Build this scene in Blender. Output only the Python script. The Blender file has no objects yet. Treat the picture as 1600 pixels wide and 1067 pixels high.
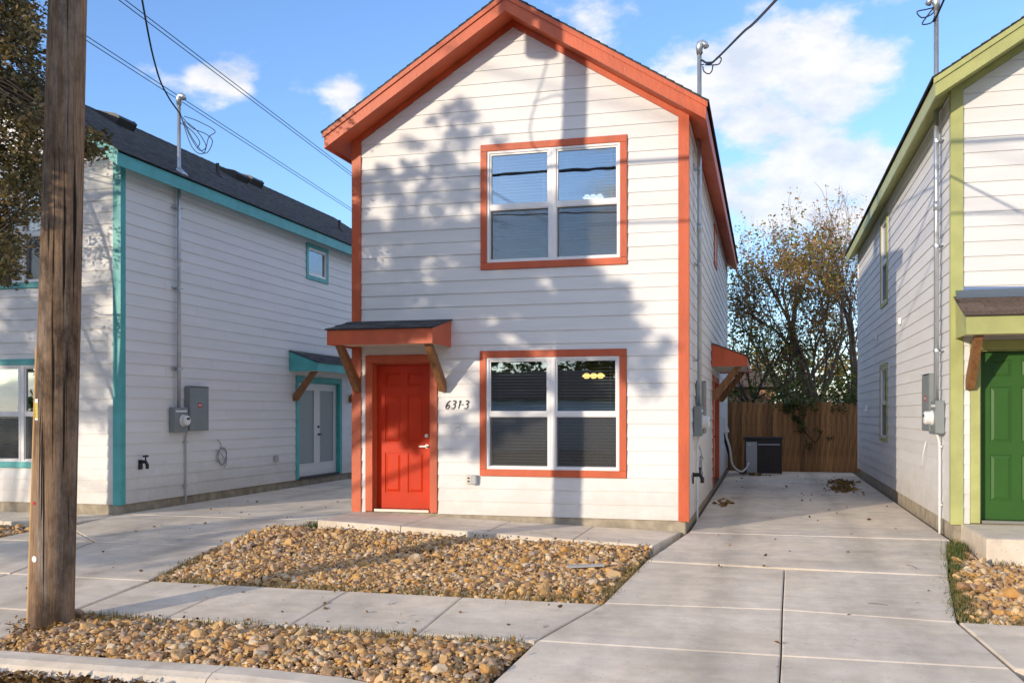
import bpy, bmesh, math, random
import numpy as np
from mathutils import Vector, Matrix
random.seed(7); rng = np.random.default_rng(7)
C = bpy.context.scene.collection
sc = bpy.context.scene
R = math.radians

# ------------------------------------------------------------------ camera, world, sun, exposure
FPX = 1498.0; TH = math.atan(397/FPX); CH = 1.395
cam_d = bpy.data.cameras.new('camera'); cam = bpy.data.objects.new('camera', cam_d); C.objects.link(cam)
cam_d.sensor_width = 36; cam_d.lens = 36*FPX/1600; cam_d.shift_y = 112.5/1600
cam_d.clip_start = .1; cam_d.clip_end = 2000
cam.location = (0, 0, CH); cam.rotation_euler = (R(90), 0, TH)
sc.camera = cam
SUN_AZ = R(31.4); SUN_EL = R(12.2)          # light travels towards +X +Y
sun_d = bpy.data.lights.new('sun', 'SUN'); sun = bpy.data.objects.new('sun', sun_d); C.objects.link(sun)
sun_d.energy = 2.0; sun_d.angle = R(.53); sun_d.color = (1.0, .84, .64)
dirv = Vector((math.sin(SUN_AZ)*math.cos(SUN_EL), math.cos(SUN_AZ)*math.cos(SUN_EL), -math.sin(SUN_EL)))
sun.rotation_euler = dirv.to_track_quat('-Z', 'Y').to_euler(); sun.location = (-10, -15, 12)
w = bpy.data.worlds.new('World'); sc.world = w; w.use_nodes = True
nt = w.node_tree; nt.nodes.clear()
def N(t, nt_, **k):
    n = nt_.nodes.new(t)
    for a, v in k.items(): setattr(n, a, v)
    return n
out = N('ShaderNodeOutputWorld', nt); bg = N('ShaderNodeBackground', nt)
sky = N('ShaderNodeTexSky', nt, sky_type='NISHITA', sun_disc=False)
sky.sun_elevation = SUN_EL; sky.sun_rotation = math.pi + SUN_AZ
sky.air_density = 1.0; sky.dust_density = .3; sky.ozone_density = 2.6; sky.altitude = 200
SKY = .15
tc = N('ShaderNodeTexCoord', nt)
def cloud_field():
    L = nt.links
    sep = N('ShaderNodeSeparateXYZ', nt); L.new(tc.outputs['Generated'], sep.inputs[0])
    mp = N('ShaderNodeMapping', nt); mp.inputs['Scale'].default_value = (1, 1, 1.9); mp.inputs['Location'].default_value = (3.1, 1.7, .42)
    L.new(tc.outputs['Generated'], mp.inputs[0])
    n1 = N('ShaderNodeTexNoise', nt); n1.inputs['Scale'].default_value = 7.5; n1.inputs['Detail'].default_value = 9; n1.inputs['Roughness'].default_value = .56
    L.new(mp.outputs[0], n1.inputs['Vector'])
    n2 = N('ShaderNodeTexNoise', nt); n2.inputs['Scale'].default_value = 17; n2.inputs['Detail'].default_value = 8; n2.inputs['Roughness'].default_value = .6
    L.new(mp.outputs[0], n2.inputs['Vector'])
    # cumulus banks of this afternoon: soft lumps at given bearings in the sky
    def vec(x, y):
        a = (x-800)/FPX; b = (646-y)/FPX; v = Vector((a*math.cos(TH)-math.sin(TH), math.cos(TH)+a*math.sin(TH), b)); return v.normalized()
    lumps = [(345,122,.040,.6),(455,135,.022,.25),(545,132,.034,.6),(565,112,.02,.4),(930,5,.06,.75),(1000,8,.05,.7),(870,8,.04,.6),(1090,80,.06,.6),(1170,95,.08,.8),(1290,110,.08,.85),(1370,105,.07,.8),(1420,140,.05,.6),
             (1240,60,.05,.4),(1180,190,.09,.8),(1280,190,.05,.5),(1130,170,.06,.7),(1250,290,.12,1.0),(1170,300,.09,.9),(1340,280,.09,.9),(1190,235,.07,.5),(1540,30,.06,.85),(1580,10,.07,.85),(1385,15,.03,.45),(1190,225,.04,.3),
             (1900,150,.18,.7),(2300,60,.2,.7),(-500,200,.2,.5),(60,330,.08,.3)]
    acc = None
    # unseen cloud banks added round the rest of the sky as fill light
    L2 = [(vec(x, y), r, a) for (x, y, r, a) in lumps] + [(Vector(v).normalized(), r, a) for v, r, a in (((1,.2,.35),.7,1.1),((1,-.8,.3),.7,1.1),((.3,-1,.3),.7,1.1),((-.5,-1,.9),.6,1),((-1,-.2,.4),.55,1),((-1,-1,.15),.5,.8),((-1,.3,.9),.4,.8),((0,-.2,1),.6,.9),((.6,.5,1),.5,.9))]
    for (vv, r, a) in L2:
        d = N('ShaderNodeVectorMath', nt, operation='DISTANCE'); L.new(tc.outputs['Generated'], d.inputs[0]); d.inputs[1].default_value = vv
        m = N('ShaderNodeMapRange', nt); m.interpolation_type = 'SMOOTHSTEP'
        m.inputs['From Min'].default_value = 0; m.inputs['From Max'].default_value = r*1.35; m.inputs['To Min'].default_value = a; m.inputs['To Max'].default_value = 0
        L.new(d.outputs['Value'], m.inputs['Value'])
        if acc is None: acc = m.outputs[0]
        else:
            mx = N('ShaderNodeMath', nt, operation='MAXIMUM'); L.new(acc, mx.inputs[0]); L.new(m.outputs[0], mx.inputs[1]); acc = mx.outputs[0]
    s = N('ShaderNodeMath', nt, operation='MULTIPLY_ADD'); L.new(n1.outputs['Fac'], s.inputs[0]); s.inputs[1].default_value = 3.1; L.new(acc, s.inputs[2])
    s2 = N('ShaderNodeMath', nt, operation='MULTIPLY_ADD'); L.new(n2.outputs['Fac'], s2.inputs[0]); s2.inputs[1].default_value = .8; L.new(s.outputs[0], s2.inputs[2])
    cr = N('ShaderNodeMapRange', nt); cr.interpolation_type = 'SMOOTHSTEP'
    cr.inputs['From Min'].default_value = 2.32; cr.inputs['From Max'].default_value = 2.85; cr.inputs['To Max'].default_value = .88
    L.new(s2.outputs[0], cr.inputs['Value'])
    return cr.outputs[0], n2.outputs['Fac']
cl, nf = cloud_field()
ccol = N('ShaderNodeMix', nt, data_type='RGBA'); ccol.inputs['A'].default_value = (2.7, 2.85, 3.15, 1); ccol.inputs['B'].default_value = (3.9, 3.75, 3.6, 1)
nr = N('ShaderNodeMapRange', nt); nr.inputs['From Min'].default_value = .35; nr.inputs['From Max'].default_value = .65
nt.links.new(nf, nr.inputs['Value']); nt.links.new(nr.outputs[0], ccol.inputs['Factor'])
skg = N('ShaderNodeMix', nt, data_type='RGBA', blend_type='MULTIPLY'); skg.inputs['Factor'].default_value = 1; skg.inputs['B'].default_value = (.86, .93, 1.12, 1)
nt.links.new(sky.outputs[0], skg.inputs['A'])
mixc = N('ShaderNodeMix', nt, data_type='RGBA')
nt.links.new(cl, mixc.inputs['Factor']); nt.links.new(skg.outputs['Result'], mixc.inputs['A']); nt.links.new(ccol.outputs['Result'], mixc.inputs['B'])
nt.links.new(mixc.outputs['Result'], bg.inputs['Color']); bg.inputs['Strength'].default_value = SKY
nt.links.new(bg.outputs[0], out.inputs[0])
sc.view_settings.view_transform = 'Standard'; sc.view_settings.look = 'None'; sc.view_settings.gamma = 1
sc.view_settings.use_curve_mapping = False; sc.view_settings.exposure = .95
sc.cycles.max_bounces = 8; sc.cycles.transparent_max_bounces = 24; sc.cycles.caustics_reflective = False; sc.cycles.caustics_refractive = False

# ------------------------------------------------------------------ materials
def mat(name, col, rough=.6, bump=0, bscale=40, var=0, vscale=6, metallic=0, stretch=None, dark=None, dscale=3, damt=0, rnd=0, spec=.5, bdist=.004):
    m = bpy.data.materials.new(name); m.use_nodes = True; t = m.node_tree; L = t.links
    b = t.nodes['Principled BSDF']; b.inputs['Roughness'].default_value = rough; b.inputs['Metallic'].default_value = metallic
    b.inputs['Specular IOR Level'].default_value = spec
    tcx = N('ShaderNodeTexCoord', t); vec = tcx.outputs['Object']
    if stretch:
        mp = N('ShaderNodeMapping', t); mp.inputs['Scale'].default_value = stretch; L.new(vec, mp.inputs[0]); vec = mp.outputs[0]
    src = N('ShaderNodeRGB', t); src.outputs[0].default_value = (*col, 1); cur = src.outputs[0]
    if dark and damt:
        n = N('ShaderNodeTexNoise', t); n.inputs['Scale'].default_value = dscale; n.inputs['Detail'].default_value = 6; n.inputs['Roughness'].default_value = .65; L.new(vec, n.inputs['Vector'])
        mr = N('ShaderNodeMapRange', t); mr.inputs['From Min'].default_value = .42; mr.inputs['From Max'].default_value = .68; mr.inputs['To Max'].default_value = damt; L.new(n.outputs['Fac'], mr.inputs['Value'])
        mx = N('ShaderNodeMix', t, data_type='RGBA'); L.new(mr.outputs[0], mx.inputs['Factor']); L.new(cur, mx.inputs['A']); mx.inputs['B'].default_value = (*dark, 1); cur = mx.outputs['Result']
    if var or rnd:
        n = N('ShaderNodeTexNoise', t); n.inputs['Scale'].default_value = vscale; n.inputs['Detail'].default_value = 5; L.new(vec, n.inputs['Vector'])
        mr = N('ShaderNodeMapRange', t); mr.inputs['From Min'].default_value = .3; mr.inputs['From Max'].default_value = .7
        mr.inputs['To Min'].default_value = 1-var; mr.inputs['To Max'].default_value = 1+var; L.new(n.outputs['Fac'], mr.inputs['Value'])
        val = mr.outputs[0]
        if rnd:
            oi = N('ShaderNodeObjectInfo', t); m2 = N('ShaderNodeMapRange', t); m2.inputs['To Min'].default_value = 1-rnd; m2.inputs['To Max'].default_value = 1+rnd
            L.new(oi.outputs['Random'], m2.inputs['Value']); mm = N('ShaderNodeMath', t, operation='MULTIPLY'); L.new(val, mm.inputs[0]); L.new(m2.outputs[0], mm.inputs[1]); val = mm.outputs[0]
        vs = N('ShaderNodeVectorMath', t, operation='SCALE'); L.new(cur, vs.inputs[0]); L.new(val, vs.inputs['Scale']); cur = vs.outputs[0]
    L.new(cur, b.inputs['Base Color'])
    if bump:
        n = N('ShaderNodeTexNoise', t); n.inputs['Scale'].default_value = bscale; n.inputs['Detail'].default_value = 5; L.new(vec, n.inputs['Vector'])
        bp = N('ShaderNodeBump', t); bp.inputs['Strength'].default_value = bump; bp.inputs['Distance'].default_value = bdist; L.new(n.outputs['Fac'], bp.inputs['Height']); L.new(bp.outputs[0], b.inputs['Normal'])
    return m
M = {}
M['siding'] = mat('white_siding_paint', (.75,.752,.757), .55, .5, 60, .035, 3, rnd=.025, stretch=(.35,.35,2.5))
M['core'] = mat('wall_sheathing', (.55,.54,.52), .8)
M['interior'] = mat('interior_paint', (.42,.40,.36), .8)
M['orange'] = mat('orange_trim_paint', (.55,.105,.036), .5, .8, 34, .13, 4, stretch=(1,1,.35), rnd=.05, dark=(.46,.085,.03), damt=.5, dscale=2.5)
M['teal'] = mat('teal_trim_paint', (.085,.40,.41), .5, .8, 34, .12, 4, rnd=.05)
M['lime'] = mat('lime_trim_paint', (.41,.43,.165), .5, .8, 34, .11, 4, rnd=.05)
M['red_door'] = mat('red_door_paint', (.56,.034,.003), .42, .3, 70, .09, 3, spec=.25)
M['green_door'] = mat('green_door_paint', (.036,.112,.022), .4, .15, 90, .04, 4, spec=.3)
M['white_door'] = mat('white_door_paint', (.74,.75,.76), .4)
M['vinyl'] = mat('white_vinyl', (.80,.80,.81), .35, 0, 0, .02, 5)
M['soffit'] = mat('cream_soffit', (.74,.66,.54), .7, .2, 40, .05)
M['shingle'] = mat('black_asphalt_shingle', (.075,.078,.085), .9, .9, 260, .55, 9, rnd=.25, spec=.25, stretch=(.5,.6,5))
M['shingle_b'] = mat('brown_asphalt_shingle', (.135,.098,.078), .9, .9, 260, .3, 30, rnd=.22, spec=.25)
M['drip'] = mat('dark_drip_edge', (.02,.018,.018), .5)
M['found'] = mat('foundation_concrete', (.40,.35,.27), .9, .8, 30, .2, 6, dark=(.20,.17,.13), damt=.6, dscale=4)
M['conc'] = None
M['bracket'] = mat('stained_cedar', (.23,.105,.04), .6, .4, 30, .3, 8, stretch=(3,3,.7))
M['galv'] = mat('galvanized_steel', (.52,.56,.60), .35, .1, 40, .1, 9, metallic=.75)
M['greybox'] = mat('grey_enamel_box', (.22,.25,.26), .45, 0, 0, .05, 5)
M['pvc'] = mat('grey_pvc', (.42,.44,.46), .5)
M['pvcw'] = mat('white_pvc', (.78,.78,.78), .5)
M['black'] = mat('black_rubber', (.012,.012,.014), .5)
M['label_red'] = mat('red_label', (.6,.02,.03), .5)
M['label_white'] = mat('white_label', (.8,.8,.8), .5)
M['label_yellow'] = mat('yellow_label', (.8,.62,.03), .5)
M['chrome'] = mat('satin_nickel', (.7,.68,.64), .28, metallic=1)
M['blind'] = mat('white_blind', (.72,.71,.68), .5)
M['picket'] = mat('cedar_picket', (.37,.175,.062), .8, .6, 22, .35, 5, stretch=(6,6,.6), rnd=.45, dark=(.09,.045,.02), damt=.75, dscale=1.6)
def pole_mat():
    m = bpy.data.materials.new('weathered_creosote_wood'); m.use_nodes = True; t = m.node_tree; L = t.links; b = t.nodes['Principled BSDF']; b.inputs['Roughness'].default_value = .9; b.inputs['Specular IOR Level'].default_value = .2
    tcx = N('ShaderNodeTexCoord', t)
    def nz(st, sc_, det=6, rough=.6):
        mp = N('ShaderNodeMapping', t); mp.inputs['Scale'].default_value = st; L.new(tcx.outputs['Object'], mp.inputs[0]); n = N('ShaderNodeTexNoise', t); n.inputs['Scale'].default_value = sc_; n.inputs['Detail'].default_value = det; n.inputs['Roughness'].default_value = rough; L.new(mp.outputs[0], n.inputs['Vector']); return n.outputs['Fac']
    def mr(f, a, b_, c, d): q = N('ShaderNodeMapRange', t); q.inputs['From Min'].default_value = a; q.inputs['From Max'].default_value = b_; q.inputs['To Min'].default_value = c; q.inputs['To Max'].default_value = d; L.new(f, q.inputs['Value']); return q.outputs[0]
    def mx(f, A, B): q = N('ShaderNodeMix', t, data_type='RGBA'); L.new(f, q.inputs['Factor']); (L.new(A, q.inputs['A']) if not isinstance(A, tuple) else setattr(q.inputs['A'], 'default_value', (*A, 1))); (L.new(B, q.inputs['B']) if not isinstance(B, tuple) else setattr(q.inputs['B'], 'default_value', (*B, 1))); return q.outputs['Result']
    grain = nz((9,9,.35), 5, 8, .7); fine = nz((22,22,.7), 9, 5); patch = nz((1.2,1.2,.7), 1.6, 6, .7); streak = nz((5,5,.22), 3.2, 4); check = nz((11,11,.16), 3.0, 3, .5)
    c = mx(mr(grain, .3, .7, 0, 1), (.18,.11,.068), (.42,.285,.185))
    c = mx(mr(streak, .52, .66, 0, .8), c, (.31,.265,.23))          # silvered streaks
    c = mx(mr(patch, .44, .62, 0, .88), c, (.05,.034,.026))         # creosote bleeding, its dark patches also standing in for leaf shade
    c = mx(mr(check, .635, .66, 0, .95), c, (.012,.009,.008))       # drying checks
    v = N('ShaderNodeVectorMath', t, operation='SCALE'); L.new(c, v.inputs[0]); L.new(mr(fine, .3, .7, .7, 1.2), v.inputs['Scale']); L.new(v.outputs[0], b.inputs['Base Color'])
    ad = N('ShaderNodeMath', t, operation='MULTIPLY_ADD'); L.new(mr(check, .62, .66, 0, -1.6), ad.inputs[0]); ad.inputs[1].default_value = 1; L.new(grain, ad.inputs[2])
    bp = N('ShaderNodeBump', t); bp.inputs['Strength'].default_value = 1; bp.inputs['Distance'].default_value = .012; L.new(ad.outputs[0], bp.inputs['Height']); L.new(bp.outputs[0], b.inputs['Normal'])
    return m
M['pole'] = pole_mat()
M['strip'] = mat('pale_wood_moulding', (.62,.38,.16), .6, .2, 30, .1)
M['soil'] = mat('soil', (.13,.095,.06), .95, 1, 20, .3, 4, bdist=.02)
M['asphalt'] = mat('asphalt', (.14,.14,.14), .9, 1, 120, .2, 20)
M['bark'] = mat('grey_brown_bark', (.19,.135,.10), .9, 1, 18, .3, 5, bdist=.01)
M['bark_d'] = mat('dark_bark', (.06,.048,.04), .9, .6, 18, .3, 5)
M['brick'] = mat('tan_brick', (.38,.22,.15), .85, .6, 12, .3, 8)
M['acgrey'] = mat('ac_sheet_metal', (.42,.43,.44), .45)
M['acdark'] = mat('ac_dark_coil', (.055,.043,.04), .6, 1, 90, .3, 60)
M['flash'] = mat('metal_flashing', (.35,.45,.6), .18, metallic=1)
M['copper_wire'] = mat('grey_wire', (.3,.33,.36), .5)
M['brown'] = mat('rust', (.12,.05,.02), .8)
def splash(m):
    t = m.node_tree; L = t.links; b = t.nodes['Principled BSDF']; src = b.inputs['Base Color'].links[0].from_socket
    g = N('ShaderNodeNewGeometry', t); sp = N('ShaderNodeSeparateXYZ', t); L.new(g.outputs['Position'], sp.inputs[0])
    n = N('ShaderNodeTexNoise', t); n.inputs['Scale'].default_value = 3.5; n.inputs['Detail'].default_value = 7; n.inputs['Roughness'].default_value = .7; L.new(g.outputs['Position'], n.inputs['Vector'])
    a = N('ShaderNodeMath', t, operation='MULTIPLY_ADD'); L.new(n.outputs['Fac'], a.inputs[0]); a.inputs[1].default_value = -1.1; L.new(sp.outputs['Z'], a.inputs[2])
    r_ = N('ShaderNodeMapRange', t); r_.inputs['From Min'].default_value = -.62; r_.inputs['From Max'].default_value = .05; r_.inputs['To Min'].default_value = .42; r_.inputs['To Max'].default_value = 0; L.new(a.outputs[0], r_.inputs['Value'])
    mx = N('ShaderNodeMix', t, data_type='RGBA'); L.new(r_.outputs[0], mx.inputs['Factor']); L.new(src, mx.inputs['A']); mx.inputs['B'].default_value = (.42,.35,.26,1); L.new(mx.outputs['Result'], b.inputs['Base Color'])
splash(M['siding'])
def concrete():
    m = bpy.data.materials.new('broomed_concrete'); m.use_nodes = True; t = m.node_tree; L = t.links; b = t.nodes['Principled BSDF']
    tcx = N('ShaderNodeTexCoord', t); v = tcx.outputs['Object']
    def noise(scale, det=6, st=None, rough=.6):
        vv = v
        if st: mp = N('ShaderNodeMapping', t); mp.inputs['Scale'].default_value = st; L.new(v, mp.inputs[0]); vv = mp.outputs[0]
        n = N('ShaderNodeTexNoise', t); n.inputs['Scale'].default_value = scale; n.inputs['Detail'].default_value = det; n.inputs['Roughness'].default_value = rough; L.new(vv, n.inputs['Vector']); return n.outputs['Fac']
    def rng_(f, a, b_, c, d): r_ = N('ShaderNodeMapRange', t); r_.inputs['From Min'].default_value = a; r_.inputs['From Max'].default_value = b_; r_.inputs['To Min'].default_value = c; r_.inputs['To Max'].default_value = d; L.new(f, r_.inputs['Value']); return r_.outputs[0]
    def mul(a, b_): q = N('ShaderNodeMath', t, operation='MULTIPLY'); L.new(a, q.inputs[0]); L.new(b_, q.inputs[1]); return q.outputs[0]
    f = mul(rng_(noise(.8), .35, .65, .82, 1.06), rng_(noise(5, 8), .35, .65, .90, 1.06))
    f = mul(f, rng_(noise(1.6, 5, (.5, 3, 1)), .45, .75, 1.02, .84))      # long stains
    f = mul(f, rng_(noise(38, 2), .66, .74, 1, .6)); f = mul(f, rng_(noise(2.3, 8, (1, .55, 1), .75), .56, .72, 1, .82)); f = mul(f, rng_(noise(.9, 3, (2.2, .35, 1)), .5, .7, 1, .9))                      # specks
    f = mul(f, rng_(noise(150, 2), .3, .7, .96, 1.04))
    oi = N('ShaderNodeObjectInfo', t); f = mul(f, rng_(oi.outputs['Random'], 0, 1, .95, 1.05))
    sx = N('ShaderNodeSeparateXYZ', t); L.new(v, sx.inputs[0])           # rubbed-in tyre tracks
    for x0 in (1.12, -.42, -7.05, -8.5):
        d = N('ShaderNodeMath', t, operation='SUBTRACT'); L.new(sx.outputs['X'], d.inputs[0]); d.inputs[1].default_value = x0
        ab = N('ShaderNodeMath', t, operation='ABSOLUTE'); L.new(d.outputs[0], ab.inputs[0])
        k = N('ShaderNodeMath', t, operation='MULTIPLY_ADD'); L.new(noise(2.6, 7, (1, .6, 1), .7), k.inputs[0]); k.inputs[1].default_value = .6; L.new(ab.outputs[0], k.inputs[2])
        f = mul(f, rng_(k.outputs[0], .28, .55, .80, 1))
    cr = N('ShaderNodeMix', t, data_type='RGBA'); cr.inputs['A'].default_value = (.80,.69,.55,1); cr.inputs['B'].default_value = (.79,.70,.59,1); L.new(rng_(noise(1.1), .4, .6, 0, 1), cr.inputs['Factor'])
    vs = N('ShaderNodeVectorMath', t, operation='SCALE'); L.new(cr.outputs['Result'], vs.inputs[0]); L.new(f, vs.inputs['Scale']); L.new(vs.outputs[0], b.inputs['Base Color'])
    b.inputs['Roughness'].default_value = .85
    bp = N('ShaderNodeBump', t); bp.inputs['Strength'].default_value = .35; bp.inputs['Distance'].default_value = .003; L.new(noise(60, 4, (.25, 2.5, 1)), bp.inputs['Height']); L.new(bp.outputs[0], b.inputs['Normal'])
    return m
M['conc'] = concrete()
STONE_RAMP = [(0,(.48,.26,.08)),(.18,(.60,.39,.17)),(.34,(.36,.20,.10)),(.48,(.68,.49,.27)),(.6,(.56,.30,.08)),(.72,(.25,.15,.10)),(.84,(.72,.58,.40)),(.93,(.34,.27,.22)),(1,(.62,.37,.14))]
def stone_mat(name, attr):
    m = bpy.data.materials.new(name); m.use_nodes = True; t = m.node_tree; L = t.links; b = t.nodes['Principled BSDF']; b.inputs['Roughness'].default_value = .7
    if attr: a = N('ShaderNodeAttribute', t); a.attribute_name = 'tone'; fac = a.outputs['Fac']
    else: a = N('ShaderNodeObjectInfo', t); fac = a.outputs['Random']
    cr = N('ShaderNodeValToRGB', t); e = cr.color_ramp.elements
    while len(e) < len(STONE_RAMP): e.new(.5)
    for el, (p, c_) in zip(e, STONE_RAMP): el.position = p; el.color = (*c_, 1)
    L.new(fac, cr.inputs[0])
    tcx = N('ShaderNodeTexCoord', t); n = N('ShaderNodeTexNoise', t); n.inputs['Scale'].default_value = 35; n.inputs['Detail'].default_value = 4; L.new(tcx.outputs['Object'], n.inputs['Vector'])
    mr = N('ShaderNodeMapRange', t); mr.inputs['To Min'].default_value = .68; mr.inputs['To Max'].default_value = 1.3; L.new(n.outputs['Fac'], mr.inputs['Value'])
    vs = N('ShaderNodeVectorMath', t, operation='SCALE'); L.new(cr.outputs[0], vs.inputs[0]); L.new(mr.outputs[0], vs.inputs['Scale']); L.new(vs.outputs[0], b.inputs['Base Color'])
    return m
M['pebble'] = stone_mat('river_pebble', True); M['stone'] = stone_mat('river_stone', False)
def leaf_mat(name, ramp, trans=.35):
    m = bpy.data.materials.new(name); m.use_nodes = True; t = m.node_tree; L = t.links; b = t.nodes['Principled BSDF']; b.inputs['Roughness'].default_value = .5
    a = N('ShaderNodeAttribute', t); a.attribute_name = 'tone'
    cr = N('ShaderNodeValToRGB', t); e = cr.color_ramp.elements
    while len(e) < len(ramp): e.new(.5)
    for el, (p, c_) in zip(e, ramp): el.position = p; el.color = (*c_, 1)
    L.new(a.outputs['Fac'], cr.inputs[0]); L.new(cr.outputs[0], b.inputs['Base Color'])
    tr = N('ShaderNodeBsdfTranslucent', t); L.new(cr.outputs[0], tr.inputs['Color'])
    mx = N('ShaderNodeMixShader', t); mx.inputs[0].default_value = trans; o = t.nodes['Material Output']
    L.new(b.outputs[0], mx.inputs[1]); L.new(tr.outputs[0], mx.inputs[2]); L.new(mx.outputs[0], o.inputs[0]); return m
M['oak_leaf'] = leaf_mat('oak_leaf', [(0,(.055,.058,.022)),(.4,(.12,.11,.04)),(.7,(.22,.17,.07)),(.9,(.30,.20,.08)),(1,(.36,.26,.13))])
M['green_leaf'] = leaf_mat('green_leaf', [(0,(.035,.06,.012)),(.5,(.10,.14,.025)),(.8,(.22,.25,.04)),(1,(.36,.33,.05))])
M['autumn_leaf'] = leaf_mat('autumn_leaf', [(0,(.13,.15,.03)),(.4,(.34,.28,.06)),(.7,(.40,.22,.07)),(1,(.42,.16,.07))])
M['dry_leaf'] = leaf_mat('dry_leaf', [(0,(.10,.05,.015)),(.5,(.24,.13,.03)),(1,(.36,.22,.05))], .1)
M['dry_grass'] = leaf_mat('dry_grass', [(0,(.20,.16,.06)),(.5,(.36,.27,.11)),(1,(.10,.13,.03))], .2)
M['green_grass'] = leaf_mat('green_grass', [(0,(.05,.09,.015)),(.6,(.10,.15,.03)),(1,(.28,.24,.09))], .25)
def glass_mat(name, refl, tint):
    m = bpy.data.materials.new(name); m.use_nodes = True; t = m.node_tree; L = t.links; o = t.nodes['Material Output']; t.nodes.remove(t.nodes['Principled BSDF'])
    tr = N('ShaderNodeBsdfTransparent', t); tr.inputs[0].default_value = (*tint, 1)
    gl = N('ShaderNodeBsdfGlossy', t); gl.inputs['Roughness'].default_value = .012; gl.inputs['Color'].default_value = (.85,.93,1,1)
    tcx = N('ShaderNodeTexCoord', t); n = N('ShaderNodeTexNoise', t); n.inputs['Scale'].default_value = 1.3; L.new(tcx.outputs['Object'], n.inputs['Vector'])
    bp = N('ShaderNodeBump', t); bp.inputs['Strength'].default_value = .08; bp.inputs['Distance'].default_value = .02; L.new(n.outputs['Fac'], bp.inputs['Height']); L.new(bp.outputs[0], gl.inputs['Normal'])
    lw = N('ShaderNodeLayerWeight', t); lw.inputs['Blend'].default_value = .3
    mr = N('ShaderNodeMapRange', t); mr.inputs['To Min'].default_value = refl; mr.inputs['To Max'].default_value = 1; L.new(lw.outputs['Fresnel'], mr.inputs['Value'])
    mx = N('ShaderNodeMixShader', t); L.new(mr.outputs[0], mx.inputs[0]); L.new(tr.outputs[0], mx.inputs[1]); L.new(gl.outputs[0], mx.inputs[2]); L.new(mx.outputs[0], o.inputs[0]); return m
M['glass'] = glass_mat('window_glass', .17, (.8,.85,.85))
def screen_mat():
    m = bpy.data.materials.new('insect_screen'); m.use_nodes = True; t = m.node_tree; L = t.links; o = t.nodes['Material Output']; b = t.nodes['Principled BSDF']
    b.inputs['Base Color'].default_value = (.09,.09,.09,1); b.inputs['Roughness'].default_value = .7
    tr = N('ShaderNodeBsdfTransparent', t); mx = N('ShaderNodeMixShader', t); mx.inputs[0].default_value = .27
    L.new(tr.outputs[0], mx.inputs[1]); L.new(b.outputs[0], mx.inputs[2]); L.new(mx.outputs[0], o.inputs[0]); return m
M['screen'] = screen_mat()
M['frost'] = mat('frosted_glass', (.33,.38,.40), .25, spec=.6)
def emis(name, col, s):
    m = bpy.data.materials.new(name); m.use_nodes = True; t = m.node_tree; b = t.nodes['Principled BSDF']; b.inputs['Base Color'].default_value = (*col,1)
    b.inputs['Emission Color'].default_value = (*col,1); b.inputs['Emission Strength'].default_value = s; return m
M['lamp_y'] = emis('lit_amber_shade', (1,.60,.16), 2.2); M['lamp_w'] = emis('lit_white_shade', (1,.95,.85), .7)

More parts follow.
